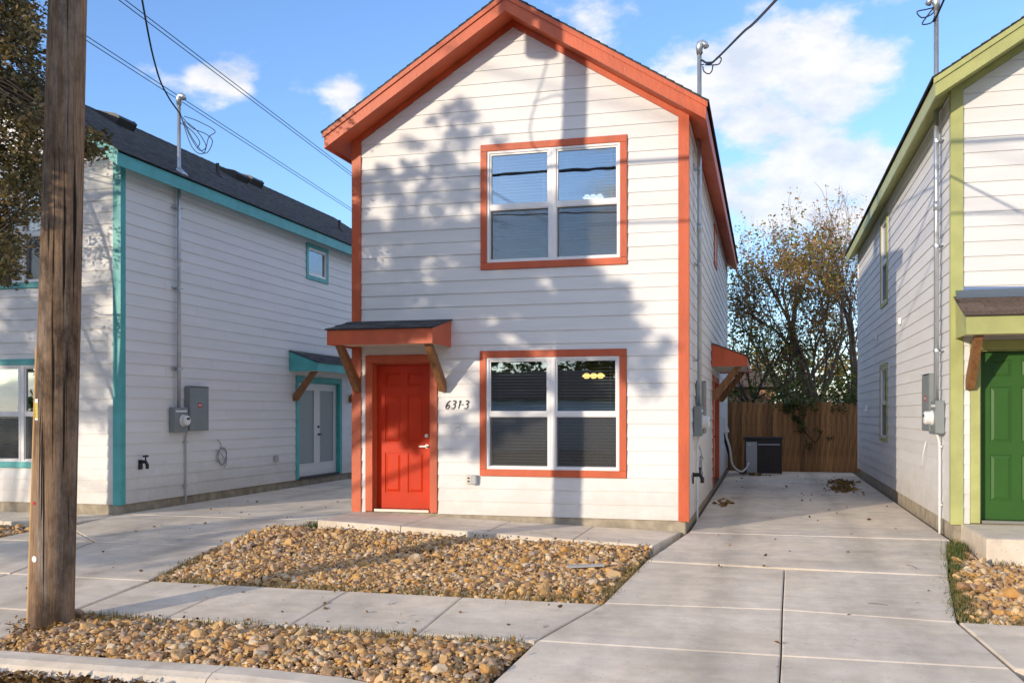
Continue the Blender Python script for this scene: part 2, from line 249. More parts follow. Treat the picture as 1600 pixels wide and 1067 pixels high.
# ------------------------------------------------------------------ object helpers
def tag(o, label=None, cat=None, group=None, kind=None):
    if label: o['label'] = label
    if cat: o['category'] = cat
    if group: o['group'] = group
    if kind: o['kind'] = kind
    return o
def empty(name, loc, label=None, cat=None, group=None, kind=None):
    o = bpy.data.objects.new(name, None); C.objects.link(o); o.location = loc; o.empty_display_size = .2; return tag(o, label, cat, group, kind)
def wloc(o):
    v = Vector((0,0,0))
    while o: v = v + o.location; o = o.parent
    return v
class MB:
    def __init__(s, T=None): s.v = []; s.f = []; s.T = T or (lambda u, d, z: (u, d, z))
    def add(s, vs, fs):
        b = len(s.v); s.v += [s.T(*p) for p in vs]; s.f += [tuple(i+b for i in f) for f in fs]; return s
    def box(s, u0, u1, d0, d1, z0, z1):
        return s.add([(u0,d0,z0),(u1,d0,z0),(u1,d1,z0),(u0,d1,z0),(u0,d0,z1),(u1,d0,z1),(u1,d1,z1),(u0,d1,z1)],
            [(0,3,2,1),(4,5,6,7),(0,1,5,4),(1,2,6,5),(2,3,7,6),(3,0,4,7)])
    def hexa(s, p):   # 8 corners: bottom 4, top 4
        return s.add(p, [(0,3,2,1),(4,5,6,7),(0,1,5,4),(1,2,6,5),(2,3,7,6),(3,0,4,7)])
    def prism(s, poly, f0, f1):  # poly of (u,z); f0,f1: depth back / front (value or function of z)
        n = len(poly); g0 = f0 if callable(f0) else (lambda z: f0); g1 = f1 if callable(f1) else (lambda z: f1)
        vs = [(u, g0(z), z) for u, z in poly] + [(u, g1(z), z) for u, z in poly]
        return s.add(vs, [tuple(range(n)), tuple(range(2*n-1, n-1, -1))] + [(i, (i+1) % n, (i+1) % n+n, i+n) for i in range(n)])
    def tube(s, pts, r, n=8, cap=True):
        pts = [Vector(p) for p in pts]; rs = r if isinstance(r, (list, tuple)) else [r]*len(pts); rings = []; up = None
        for i, p in enumerate(pts):
            t = (pts[min(i+1, len(pts)-1)]-pts[max(i-1, 0)])
            if t.length < 1e-9: t = Vector((0,0,1))
            t.normalize()
            if up is None: up = Vector((0,0,1)) if abs(t.z) < .9 else Vector((1,0,0))
            a = t.cross(up); 
            if a.length < 1e-6: a = t.orthogonal()
            a.normalize(); b = a.cross(t).normalized(); up = b
            rings.append([tuple(p + (a*math.cos(2*math.pi*k/n)+b*math.sin(2*math.pi*k/n))*rs[i]) for k in range(n)])
        vs = [q for rr in rings for q in rr]; fs = []
        for i in range(len(pts)-1):
            for k in range(n): fs.append((i*n+k, i*n+(k+1) % n, (i+1)*n+(k+1) % n, (i+1)*n+k))
        if cap: fs += [tuple(range(n-1, -1, -1)), tuple(range((len(pts)-1)*n, len(pts)*n))]
        return s.add(vs, fs)
    def build(s, name, m, parent=None, smooth=False, recalc=True, bevel=0, kind=None, label=None):
        off = wloc(parent) if parent else Vector((0,0,0))
        me = bpy.data.meshes.new(name); me.from_pydata([(p[0]-off.x, p[1]-off.y, p[2]-off.z) for p in s.v], [], s.f)
        if recalc or bevel:
            bm = bmesh.new(); bm.from_mesh(me)
            if bevel: bmesh.ops.bevel(bm, geom=list(bm.edges), offset=bevel, segments=1, affect='EDGES', clamp_overlap=True)
            bmesh.ops.recalc_face_normals(bm, faces=bm.faces); bm.to_mesh(me); bm.free()
        if smooth: me.polygons.foreach_set('use_smooth', [True]*len(me.polygons))
        me.materials.append(m if not isinstance(m, str) else M[m])
        o = bpy.data.objects.new(name, me); C.objects.link(o); o.parent = parent
        if kind: o['kind'] = kind
        if label: o['label'] = label
        return o
def np_mesh(name, verts, tris, m, parent=None, tone=None, smooth=False, kind=None):
    off = np.array(wloc(parent)) if parent else np.zeros(3)
    me = bpy.data.meshes.new(name); nv, nf_ = len(verts), len(tris); k = tris.shape[1]
    me.vertices.add(nv); me.vertices.foreach_set('co', (verts-off).astype('f').ravel())
    me.loops.add(nf_*k); me.loops.foreach_set('vertex_index', tris.astype('i').ravel())
    me.polygons.add(nf_); me.polygons.foreach_set('loop_start', np.arange(0, nf_*k, k, dtype='i'))
    if smooth: me.polygons.foreach_set('use_smooth', np.ones(nf_, dtype=bool))
    if tone is not None:
        a = me.attributes.new('tone', 'FLOAT', 'POINT'); a.data.foreach_set('value', tone.astype('f'))
    me.update(calc_edges=True); me.materials.append(M[m]); o = bpy.data.objects.new(name, me); C.objects.link(o); o.parent = parent
    if kind: o['kind'] = kind
    return o
def clip(poly, a, b, c):    # keep a*u+b*z<=c
    o = []; n = len(poly)
    for i in range(n):
        p, q = poly[i], poly[(i+1) % n]; dp = a*p[0]+b*p[1]-c; dq = a*q[0]+b*q[1]-c
        if dp <= 1e-9: o.append(p)
        if (dp < -1e-9 and dq > 1e-9) or (dp > 1e-9 and dq < -1e-9):
            t = dp/(dp-dq); o.append((p[0]+(q[0]-p[0])*t, p[1]+(q[1]-p[1])*t))
    return o if len(o) >= 3 else []
def rect(u0, u1, z0, z1): return [(u0,z0),(u1,z0),(u1,z1),(u0,z1)]
def cut(polys, o):           # remove rectangle o=(u0,u1,z0,z1)
    res = []
    for p in polys:
        l = clip(p, 1, 0, o[0]); r = clip(p, -1, 0, -o[1]); m = clip(clip(p, -1, 0, -o[0]), 1, 0, o[1])
        res += [q for q in (l, r) if q]
        if m: res += [q for q in (clip(m, 0, 1, o[2]), clip(m, 0, -1, -o[3])) if q]
    return res

# ------------------------------------------------------------------ terrain
K = [(-50,-.64),(5.7,-.60),(6.1,-.525),(7.45,-.445),(8.65,-.36),(12.8,-.15),(90,-.15)]
def zg(Y):
    for (a, za), (b, zb) in zip(K, K[1:]):
        if Y <= b: return za+(zb-za)*(Y-a)/(b-a)
    return K[-1][1]
gb = MB(); ys = [-300,-20,5.7,6.1,7.45,8.65,12.8,30,600]; xs = [-400,-30,-6.9,0,30,400]
gv = [(x, y, zg(max(-50, min(90, y)))-.10) for y in ys for x in xs]; nx = len(xs)
gb.add(gv, [(j*nx+i, j*nx+i+1, (j+1)*nx+i+1, (j+1)*nx+i) for j in range(len(ys)-1) for i in range(nx-1)])
ground = gb.build('ground', 'soil', recalc=False); ground['kind'] = 'structure'
ab = MB(); ab.add([(-200,-8,-.70),(200,-8,-.70),(200,6.02,-.655),(-200,6.02,-.655)], [(0,1,2,3)])
road = ab.build('road', 'asphalt', recalc=False); road['kind'] = 'structure'
road.location.z = 0
for o in (ground,):
    for v in o.data.vertices:
        if v.co.y < 6: v.co.z = -.80

def slab(parent, pts, zf=None, th=.12, name='slab', gap=.006, ch=.012, zoff=0, m='conc'):
    """concrete slab, pts CCW (x,y); chamfered edges, recessed joints"""
    zf = zf or (lambda x, y: zg(y)); n = len(pts); cx = sum(p[0] for p in pts)/n; cy = sum(p[1] for p in pts)/n
    def inset(d):
        r = []
        for i in range(n):
            p0, p1, p2 = Vector(pts[i-1]), Vector(pts[i]), Vector(pts[(i+1) % n])
            e1 = (p1-p0).normalized(); e2 = (p2-p1).normalized(); n1 = Vector((-e1.y, e1.x)); n2 = Vector((-e2.y, e2.x))
            k = (n1+n2); k = k/max(.3, k.dot(n1)); r.append(p1+k*d)
        return r
    o1 = inset(gap); o2 = inset(gap+ch)
    top = [(p.x, p.y, zf(p.x, p.y)+zoff) for p in o2]; rim = [(p.x, p.y, zf(p.x, p.y)+zoff-.007) for p in o1]; bot = [(p[0], p[1], p[2]-th) for p in rim]
    b = MB(); b.add(top+rim+bot, [tuple(range(n))] + [(i+n, (i+1) % n+n, (i+1) % n, i) for i in range(n)] + [(i+2*n, (i+1) % n+2*n, (i+1) % n+n, i+n) for i in range(n)])
    return b.build(name, m, parent, recalc=False)
def setting(name): o = empty(name, (0,0,0)); o['kind'] = 'structure'; return o

# right driveway: left / right edges per joint
dl = [(12.72,-.985),(10.75,-1.30),(8.78,-1.45),(7.55,-1.79),(5.75,-1.97)]
dr = [(12.72,2.15),(10.60,1.80),(8.74,1.55),(7.58,1.70),(5.75,1.95)]
dm = [(12.70,None),(10.62,.19),(8.87,.14),(7.55,.11),(5.75,.05)]
drive = setting('driveway')
slab(drive, [(-.975,12.71),(2.18,12.74),(2.19,26.6),(-.975,26.6)])
slab(drive, [(-1.30,10.78),(1.80,10.60),(2.15,12.72),(-.985,12.70)])
for i in (1,2,3):
    j = i+1
    slab(drive, [(dl[j][1],dl[j][0]),(dm[j][1],dm[j][0]),(dm[i][1],dm[i][0]),(dl[i][1],dl[i][0])])
    slab(drive, [(dm[j][1],dm[j][0]),(dr[j][1],dr[j][0]),(dr[i][1],dr[i][0]),(dm[i][1],dm[i][0])])
ld = setting('driveway')
LR = [(5.75,-6.20),(7.55,-6.22),(8.75,-6.26),(10.62,-6.62),(11.75,-6.42),(12.8,-5.80)]
slab(ld, [(-9.60,12.75),(-5.80,12.75),(-5.76,26.6),(-9.60,26.6)])
slab(ld, [(-8.40,10.62),(-6.62,10.62),(-6.42,11.75),(-5.80,12.74),(-9.60,12.74),(-9.60,11.56)])
slab(ld, [(-8.0,8.75),(-6.26,8.75),(-6.62,10.61),(-8.40,10.61)])
slab(ld, [(-8.0,7.52),(-6.24,7.52),(-6.26,8.74),(-8.0,8.74)])
slab(ld, [(-8.2,5.75),(-6.28,5.75),(-6.26,7.51),(-8.0,7.51)])
sw = setting('sidewalk')
xs_ = [-6.22,-5.22,-4.0,-2.81,-1.62]
for a, b in zip(xs_, xs_[1:]):
    b0 = b if b != -1.62 else -1.81; b1 = b if b != -1.62 else -1.47
    slab(sw, [(a,7.53),(b0,7.53),(b1,8.74),(a,8.74)])
for k in range(4):
    a = 1.62+k*1.22
    slab(sw, [(a+.10,7.58),(a+1.22+.10,7.58),(a+1.22,8.75),(a-.055*(k == 0),8.75)])
for k in range(4):
    a = -8.02-k*1.22; slab(sw, [(a-1.22,7.53),(a,7.53),(a,8.74),(a-1.22,8.74)])
# front walk of the middle house: level with the door sill on the left, falls to the right
walk = setting('walkway')
def zwalk(x, y): return -.008 + (x+5.73)/4.6*-.15
wx = [-5.73,-4.53,-3.40,-2.25,-1.08]
def wy(x): return 11.58 + (x+5.73)/4.6*-.28
for a, b in zip(wx, wx[1:]):
    e = (-1.27 if b == -1.08 else b)
    slab(walk, [(a,wy(a)),(e,wy(e)),(b,12.76),(a,12.76)], zwalk, th=.16)
wl = setting('walkway')
for a, b in ((-14.3,-13.1),(-13.1,-11.9),(-11.9,-10.75),(-10.75,-9.62)):
    slab(wl, [(a,11.6),(b,11.6),(b,12.76),(a,12.76)], lambda x, y: -.17, th=.12)
pr_ = setting('walkway')
slab(pr_, [(2.30,11.35),(3.65,11.37),(3.65,12.76),(2.30,12.76)], lambda x, y: .045, th=.28, ch=.03)
slab(pr_, [(3.66,11.37),(6.9,11.38),(6.9,12.76),(3.66,12.76)], lambda x, y: .045, th=.28, ch=.03)
# kerb along the street
cp = [(-6.25,6.42),(-5.4,6.43),(-4.51,6.45),(-3.7,6.47),(-2.95,6.40),(-2.3,6.25),(-1.98,6.0)]
kerb = setting('kerb')
def kerb_piece(p, q, z1=-.505, z2=-.505):
    b = MB(); P = []
    for (x, y), zt in ((p, z1), (q, z2)):
        P.append([(x, y, -.75), (x, y, zt-.012), (x, y-.03, zt), (x, y-.20, zt-.008), (x, y-.27, zt-.035), (x, y-.33, zt-.10), (x, y-.38, -.75)])
    n = 7; b.add(P[0]+P[1], [(i, i+1, i+1+n, i+n) for i in range(n-1)] + [tuple(range(n)), tuple(range(2*n-1, n-1, -1))])
    return b.build('kerb_section', 'conc', kerb)
kx = 0
segs = [(cp[0],cp[1]),(cp[1],cp[2]),(cp[2],(-3.95,6.465)),((-3.94,6.465),cp[3]),(cp[3],cp[4]),(cp[4],cp[5]),(cp[5],cp[6])]
for (p, q) in segs: kerb_piece(p, q, -.505 if p[0] < -2.9 else -.53, -.505 if q[0] < -2.9 else -.53 if q[0] < -2.2 else -.58)

# ------------------------------------------------------------------ stones
def ico(level=1):
    bm = bmesh.new(); bmesh.ops.create_icosphere(bm, subdivisions=level, radius=1); bm.verts.ensure_lookup_table()
    v = np.array([tuple(x.co) for x in bm.verts]); f = np.array([[q.index for q in fa.verts] for fa in bm.faces]); bm.free(); return v, f
IV, IF = ico(2)
BASES = []
for k in range(8):
    d = IV.copy(); 
    for j in range(7):
        dv = rng.normal(size=3); dv /= np.linalg.norm(dv); pr = IV@dv; cutp = rng.uniform(.38, .72)
        d -= np.outer(np.maximum(d@dv-cutp, 0), dv)*.97
    d *= (1+.10*np.sin(IV@rng.normal(size=3)*2.2+k))[:, None]
    BASES.append(d*np.array([1, rng.uniform(.62,.95), rng.uniform(.42,.7)]))
def rotm(n, tilt=.5):
    a = rng.uniform(0, 6.283, n); t = rng.normal(0, tilt, n); b = rng.uniform(0, 6.283, n)
    ca, sa = np.cos(a), np.sin(a); Rz = np.zeros((n,3,3)); Rz[:,0,0]=ca; Rz[:,0,1]=-sa; Rz[:,1,0]=sa; Rz[:,1,1]=ca; Rz[:,2,2]=1
    ct, st = np.cos(t), np.sin(t); Rx = np.zeros((n,3,3)); Rx[:,0,0]=1; Rx[:,1,1]=ct; Rx[:,1,2]=-st; Rx[:,2,1]=st; Rx[:,2,2]=ct
    cb, sb = np.cos(b), np.sin(b); Rb = np.zeros((n,3,3)); Rb[:,0,0]=cb; Rb[:,0,1]=-sb; Rb[:,1,0]=sb; Rb[:,1,1]=cb; Rb[:,2,2]=1
    return Rb@Rx@Rz
def inpoly(x, y, poly):
    r = np.zeros(len(x), bool); n = len(poly)
    for i in range(n):
        x0, y0 = poly[i]; x1, y1 = poly[(i+1) % n]
        c = ((y0 > y) != (y1 > y)) & (x < (x1-x0)*(y-y0)/(y1-y0+1e-12)+x0); r ^= c
    return r
def edge_dist(x, y, poly):
    d = np.full(len(x), 1e9); n = len(poly)
    for i in range(n):
        a = np.array(poly[i]); b = np.array(poly[(i+1) % n]); e = b-a; L2 = e@e
        t = np.clip(((x-a[0])*e[0]+(y-a[1])*e[1])/L2, 0, 1); d = np.minimum(d, np.hypot(x-a[0]-t*e[0], y-a[1]-t*e[1]))
    return d
zgv = np.vectorize(zg)
def bed(poly, mound, dens, size, nbig, zbase=None):
    root = setting('gravel_bed'); P = np.array(poly); lo, hi = P.min(0), P.max(0)
    def hz(x, y):
        h = zgv(y) if zbase is None else zbase(x, y)
        return h + mound*np.minimum(1, edge_dist(x, y, poly)/.35) - .035
    n0 = int((hi-lo).prod()*dens); x = rng.uniform(lo[0], hi[0], n0); y = rng.uniform(lo[1], hi[1], n0); k = inpoly(x, y, poly); x, y = x[k], y[k]
    s = size*np.exp(rng.normal(-.04, .42, len(x))); ed = edge_dist(x, y, poly); keep = ed > s*.6; x, y, s = x[keep], y[keep], s[keep]
    z = hz(x, y)+rng.uniform(-.3, .9, len(x))*s*.55
    order = np.argsort(-s*(10/(y+1)))     # largest in view first
    x, y, z, s = x[order], y[order], z[order], s[order]; Rm = rotm(len(x), .8); kind = rng.integers(0, 8, len(x))
    meshes = []
    for b in BASES:
        me = bpy.data.meshes.new('stone'); me.from_pydata(b.tolist(), [], IF.tolist()); me.materials.append(M['stone']); meshes.append(me)
    for i in range(nbig):
        o = bpy.data.objects.new('stone', meshes[kind[i]]); C.objects.link(o); o.parent = root
        o.matrix_local = Matrix.Translation((x[i], y[i], z[i])) @ Matrix(Rm[i].tolist()).to_4x4() @ Matrix.Scale(s[i], 4)
    vs = []; fs = []; tn = []; nb = 0; I1V, I1F = ico(1)
    small = []
    for b in BASES:   # cheap version of each base
        d = I1V.copy(); j = np.argmax(d@b.T, axis=1); small.append(b[j])
    for kk in range(16):
        fine = kk >= 8; rank = np.arange(len(x)); sel = (kind == kk % 8) & (rank >= nbig) & ((rank < nbig+5000) if fine else (rank >= nbig+5000))
        idx = np.where(sel)[0]
        if not len(idx): continue
        bb = BASES[kk % 8] if fine else small[kk]; I1F = IF if fine else ico(1)[1]
        V = np.einsum('nij,vj->nvi', Rm[idx], bb)*s[idx][:,None,None]+np.stack([x[idx],y[idx],z[idx]],1)[:,None,:]
        F = I1F[None]+(np.arange(len(idx))*len(bb))[:,None,None]+nb; vs.append(V.reshape(-1,3)); fs.append(F.reshape(-1,3)); nb += len(idx)*len(bb); tn.append(np.repeat(rng.uniform(0,1,len(idx)), len(bb)))
    np_mesh('pebbles', np.concatenate(vs), np.concatenate(fs), 'pebble', root, np.concatenate(tn), smooth=False, kind='stuff')
    # soil under the stones
    g = MB(); nxg, nyg = 24, 16; gx = np.linspace(lo[0], hi[0], nxg); gy = np.linspace(lo[1], hi[1], nyg); X, Y = np.meshgrid(gx, gy); X = X.ravel(); Y = Y.ravel()
    ins = inpoly(X, Y, poly); Z = np.where(ins, hz(X, Y)-.02, zgv(Y)-.10)
    np_mesh('bed_soil', np.stack([X, Y, Z], 1), np.array([(j*nxg+i, j*nxg+i+1, (j+1)*nxg+i+1, (j+1)*nxg+i) for j in range(nyg-1) for i in range(nxg-1)]), 'soil', root, smooth=True)
    return root
FB = [(-6.22,8.76),(-1.46,8.79),(-1.31,10.8),(-1.27,11.28),(-5.72,11.56),(-6.38,11.62),(-6.58,10.62)]
def zfb(x, y): return zgv(y)*np.clip((11.6-y)/1.2, 0, 1)+(-.10-.03*(x+5.7)/4.5)*np.clip(1-(11.6-y)/1.2, 0, 1)
bed(FB, .05, 2000, .0222, 300, zfb)
SB = [(-6.24,6.44),(-2.95,6.42),(-1.97,5.95),(-1.82,7.5),(-6.22,7.5)]
bed(SB, .05, 1800, .0242, 300)
RB = [(1.58,8.77),(5.6,8.77),(5.6,11.36),(2.31,11.34),(2.24,12.6),(2.12,12.6),(1.84,10.6)]
bed(RB, .02, 1000, .033, 200)
LB = [(-14.,10.5),(-9.92,10.5),(-9.86,11.2),(-10.2,11.56),(-14.,11.57)]
slab(wl, [(-9.90,10.50),(-8.42,10.62),(-9.61,11.56),(-10.18,11.57),(-9.85,11.2)])
for a_s, b_s in ((-14,-12.5),(-12.5,-11),(-11,-9.6),(-9.6,-8.02)): slab(wl, [(a_s,8.76),(b_s,8.76),(b_s if b_s < -9 else -8.42,10.49 if b_s < -9 else 10.6),(a_s,10.49)])
bed(LB, .03, 900, .032, 60)
bed([(1.85,6.2),(4.5,6.2),(4.5,7.56),(1.75,7.56)], .03, 500, .04, 20)

# ------------------------------------------------------------------ houses
Y0 = 12.77; PITCH = .181; SL = .627
def TF(y): return lambda u, d, z: (u, y-d, z)
def TR(x): return lambda u, d, z: (x+d, u, z)
def TL(x): return lambda u, d, z: (x-d, u, z)
def siding(root, T, u0, u1, z0, zf, openings, top, first=.187, ext=None, joints=False, vis=None):
    """one object per lap board. top: list of (a,b,c) half planes; openings: trim rectangles"""
    k = 0; zc = z0
    while True:
        za = z0 + (0 if k == 0 else first+(k-1)*PITCH); zb = z0+first+k*PITCH
        if za > z0+7.2: break
        p0 = rect(u0, u1, za, zb)
        for h in top: 
            p0 = clip(p0, *h) if p0 else p0
        if not p0: break
        polys = [p0]
        for o in openings: polys = cut(polys, (o[0]-.003, o[1]+.003, o[2]-.003, o[3]+.003))
        # cut into runs (each run is one board)
        cuts = []
        if joints:
            off = (k*1.37) % 3.66; c_ = u0+off+.6
            while c_ < u1-.4: cuts.append(c_); c_ += 3.66
        spans = []; e = [u0]+cuts+[u1]
        for a, b in zip(e, e[1:]):
            sub = [clip(clip(p, -1, 0, -(a+.0012)), 1, 0, b-.0012) for p in polys]; sub = [q for q in sub if q]
            # group touching polygons
            sub.sort(key=lambda q: min(v[0] for v in q)); grp = []; mx_ = -1e9
            for q in sub:
                lo_ = min(v[0] for v in q)
                if lo_ > mx_+.01: grp.append([])
                grp[-1].append(q); mx_ = max(mx_, max(v[0] for v in q))
            spans += grp
        jit = random.uniform(-.0008, .0008)
        front = (lambda z, za=za, jit=jit: .019+jit-.0135*(z-za)/PITCH)
        for g in spans:
            b = MB(T)
            for q in g: b.prism(q, -.001, front)
            b.build('siding_board', 'siding', root)
        k += 1
def wall_core(root, T, u0, u1, z0, z1, openings, top, name='wall'):
    polys = [rect(u0, u1, z0, z1)]
    for h in top: polys = [q for q in (clip(p, *h) for p in polys) if q]
    for o in openings: polys = cut(polys, o)
    b = MB(T)
    for q in polys: b.prism(q, -.14, -.002)
    b.build(name, 'core', root)
def trim(root, T, u0, u1, z0, z1, m, wdt=.095, bottom=True, d1=.036, sills=True):
    w_ = wdt
    for r_ in ([(u0,u1,z1-w_,z1),(u0,u0+w_,z0+(w_ if bottom else 0),z1-w_),(u1-w_,u1,z0+(w_ if bottom else 0),z1-w_)]+([(u0,u1,z0,z0+w_)] if bottom else [])):
        MB(T).box(r_[0]+.0008, r_[1]-.0008, -.03, d1, r_[2]+.0008, r_[3]-.0008).build('trim_board', m, root, bevel=.003)
def window(root, T, u0, u1, z0, z1, m, double=True, fixed=False, blinds=True, tw=.095):
    a, b_, c, d = u0+tw, u1-tw, z0+tw, z1-tw; fw = .05
    f = MB(T)
    def fr(x0, x1, y0, y1, w_, d0, d1):
        f.box(x0, x0+w_, d0, d1, y0, y1); f.box(x1-w_, x1, d0, d1, y0, y1); f.box(x0+w_, x1-w_, d0, d1, y0, y0+w_); f.box(x0+w_, x1-w_, d0, d1, y1-w_, y1)
    units = [(a, (a+b_)/2-.018), ((a+b_)/2+.018, b_)] if double else [(a, b_)]
    if double: f.box((a+b_)/2-.018, (a+b_)/2+.018, -.07, .018, c, d)
    panes = []; mid = (c+d)/2
    for x0, x1 in units:
        fr(x0, x1, c, d, fw*.62, -.09, .022)
        if fixed: fr(x0+fw*.62, x1-fw*.62, c+fw*.62, d-fw*.62, .02, -.05, .006); panes.append((x0+.05, x1-.05, c+.05, d-.05, -.02, False))
        else:
            g = fw*.62
            fr(x0+g, x1-g, mid-.004, d-g, .026, -.04, .004)                       # upper sash
            f.box(x0+g, x1-g, -.035, .012, mid-.034, mid+.034)                     # meeting rail
            fr(x0+g, x1-g, c+g, mid-.034, .022, -.075, -.034)                      # lower sash
            fr(x0+g, x1-g, c+g, mid-.034, .014, -.018, .004)                       # screen frame
            panes.append((x0+g+.02, x1-g-.02, mid+.02, d-g-.02, -.018, False)); panes.append((x0+g+.012, x1-g-.012, c+g+.012, mid-.03, -.055, True))
    wn = f.build('window', 'vinyl', root)
    trim(wn, T, u0, u1, z0, z1, m, tw)
    for p in panes:
        MB(T).box(p[0], p[1], p[4]-.004, p[4], p[2], p[3]).build('pane', 'glass', wn)
        if p[5]: MB(T).box(p[0]+.001, p[1]-.001, -.008, -.0072, p[2]+.001, p[3]-.001).build('screen', 'screen', wn)
    if blinds:
        for x0, x1 in units:
            s_ = MB(T); z = d-.06; s_.box(x0+.045, x1-.045, -.19, -.145, d-.055, d-.015)
            while z > c+.06:
                t = random.uniform(-.0018,.0018)+.0035
                s_.hexa([(x0+.05,-.19,z+t),(x1-.05,-.19,z+t),(x1-.05,-.145,z-t),(x0+.05,-.145,z-t),(x0+.05,-.19,z+t+.0025),(x1-.05,-.19,z+t+.0025),(x1-.05,-.145,z-t+.0025),(x0+.05,-.145,z-t+.0025)]); z -= .043
            s_.box(x0+.05, x1-.05, -.19, -.145, c+.03, c+.045)
            for q in (.16, .84): s_.box(x0+(x1-x0)*q-.0015, x0+(x1-x0)*q+.0015, -.143, -.142, c+.04, d-.04)
            s_.build('blind', 'blind', wn, kind='stuff')
    return wn, (a, b_, c, d)
def door6(root, T, u0, u1, z0, z1, m, mt, tw=.11, knob_right=True):
    # u0..u1,z0..z1 = outer trim (no bottom); door slab set back in its jamb
    trim(root, T, u0, u1, z0, z1, mt, tw, bottom=False)
    a, b_, d = u0+tw, u1-tw, z1-tw
    j = MB(T); j.box(a-.03, a+.02, -.16, -.0305, z0+.02, d); j.box(b_-.02, b_+.03, -.16, -.0305, z0+.02, d); j.box(a+.02, b_-.02, -.16, -.0305, d-.02, d+.03); j.build('door_jamb', mt, root)
    MB(T).box(a+.02, b_-.02, -.15, .02, z0, z0+.035).build('threshold', 'chrome', root)
    da, db, dz0, dz1 = a+.024, b_-.024, z0+.04, d-.024; W = db-da; Hh = dz1-dz0; D0 = -.105
    s_ = MB(T); s_.box(da, db, D0-.04, D0-.012, dz0, dz1)
    st = W*.14; cm = W*.13; pw = (W-2*st-cm)/2
    rows = [(.105,.40),(.475,.815),(.87,.945)]; rows = [(.11,.385),(.46,.79),(.85,.95)]
    cols = [(st, st+pw), (st+pw+cm, W-st)]
    # stiles and rails around the six panels
    s_.box(da, da+st, D0-.012, D0, dz0, dz1); s_.box(db-st, db, D0-.012, D0, dz0, dz1); s_.box(da+st+pw, da+st+pw+cm, D0-.012, D0, dz0, dz1)
    zz = [0]+[v for r_ in rows for v in r_]+[1]
    for i in range(0, 8, 2):
        for c0, c1 in cols: s_.box(da+c0, da+c1, D0-.012, D0, dz0+zz[i]*Hh, dz0+zz[i+1]*Hh)
    ds = s_.build('door', m, root)
    for r_ in rows:
        for c0, c1 in cols:
            x0, x1, y0, y1 = da+c0+.012, da+c1-.012, dz0+r_[0]*Hh+.012, dz0+r_[1]*Hh-.012; i_ = .032
            MB(T).add([(x0,D0-.0125,y0),(x1,D0-.0125,y0),(x1,D0-.0125,y1),(x0,D0-.0125,y1),(x0+i_,D0-.002,y0+i_),(x1-i_,D0-.002,y0+i_),(x1-i_,D0-.002,y1-i_),(x0+i_,D0-.002,y1-i_)],
                [(4,5,6,7),(0,1,5,4),(1,2,6,5),(2,3,7,6),(3,0,4,7)]).build('door_panel', m, ds, recalc=False)
    kx_ = db-.065 if knob_right else da+.065; hz_ = z0+.93
    h = MB(T); h.tube([(kx_,D0,hz_),(kx_,D0+.012,hz_)], .03, 14); h.tube([(kx_,D0+.01,hz_),(kx_,D0+.05,hz_)], .011, 8); h.box(kx_-.10, kx_+.012, D0+.045, D0+.058, hz_-.01, hz_+.01); h.build('handle', 'chrome', ds)
    h = MB(T); h.tube([(kx_,D0,hz_+.15),(kx_,D0+.018,hz_+.15)], .028, 14); h.tube([(kx_,D0+.015,hz_+.15),(kx_,D0+.028,hz_+.15)], .016, 10); h.build('deadbolt', 'chrome', ds)
    MB(T).box(a+.02, b_-.02, D0-.05, D0-.045, z0, d).build('door_seal', 'black', root)
def french(root, T, u0, u1, z0, z1, mt, swap=False):
    tw = .12; trim(root, T, u0, u1, z0, z1, mt, tw, bottom=False)
    a, b_, d = u0+tw, u1-tw, z1-tw; D0 = -.06
    j = MB(T); j.box(a-.03, a+.02, -.16, -.0305, z0+.02, d); j.box(b_-.02, b_+.03, -.16, -.0305, z0+.02, d); j.box(a+.02, b_-.02, -.16, -.0305, d-.02, d+.03); j.build('door_jamb', mt, root)
    MB(T).box(a+.02, b_-.02, -.15, .03, z0-.02, z0+.03).build('threshold', 'drip', root)
    m_ = (a+b_)/2
    for x0, x1, hs in ((a+.023, m_-.002, None), (m_+.002, b_-.023, 1)):
        s_ = MB(T); y0, y1 = z0+.035, d-.023; st = .13; br = .26
        s_.box(x0, x0+st, D0-.04, D0, y0, y1); s_.box(x1-st, x1, D0-.04, D0, y0, y1); s_.box(x0+st, x1-st, D0-.04, D0, y0, y0+br); s_.box(x0+st, x1-st, D0-.04, D0, y1-.14, y1)
        g = .012   # glazing bead
        X0, X1, Z0, Z1 = x0+st, x1-st, y0+br, y1-.14
        for q in ((X0-.014,X0+g,Z0-.014,Z1+.014),(X1-g,X1+.014,Z0-.014,Z1+.014),(X0+g,X1-g,Z0-.014,Z0+g),(X0+g,X1-g,Z1-g,Z1+.014)): s_.box(q[0], q[1], D0-.002, D0+.010, q[2], q[3])
        ds = s_.build('door', 'white_door', root)
        MB(T).box(X0+.001, X1-.001, D0-.03, D0-.012, Z0+.001, Z1-.001).build('pane', 'frost', ds)
        if hs:
            kx_ = x0+.06; h = MB(T); h.tube([(kx_,D0,z0+.93),(kx_,D0+.05,z0+.93)], .02, 10); h.box(kx_-.01, kx_+.1, D0+.045, D0+.06, z0+.92, z0+.945); h.build('handle', 'black', ds)
            h = MB(T); h.tube([(kx_,D0,z0+1.1),(kx_,D0+.03,z0+1.1)], .025, 12); h.build('deadbolt', 'black', ds)
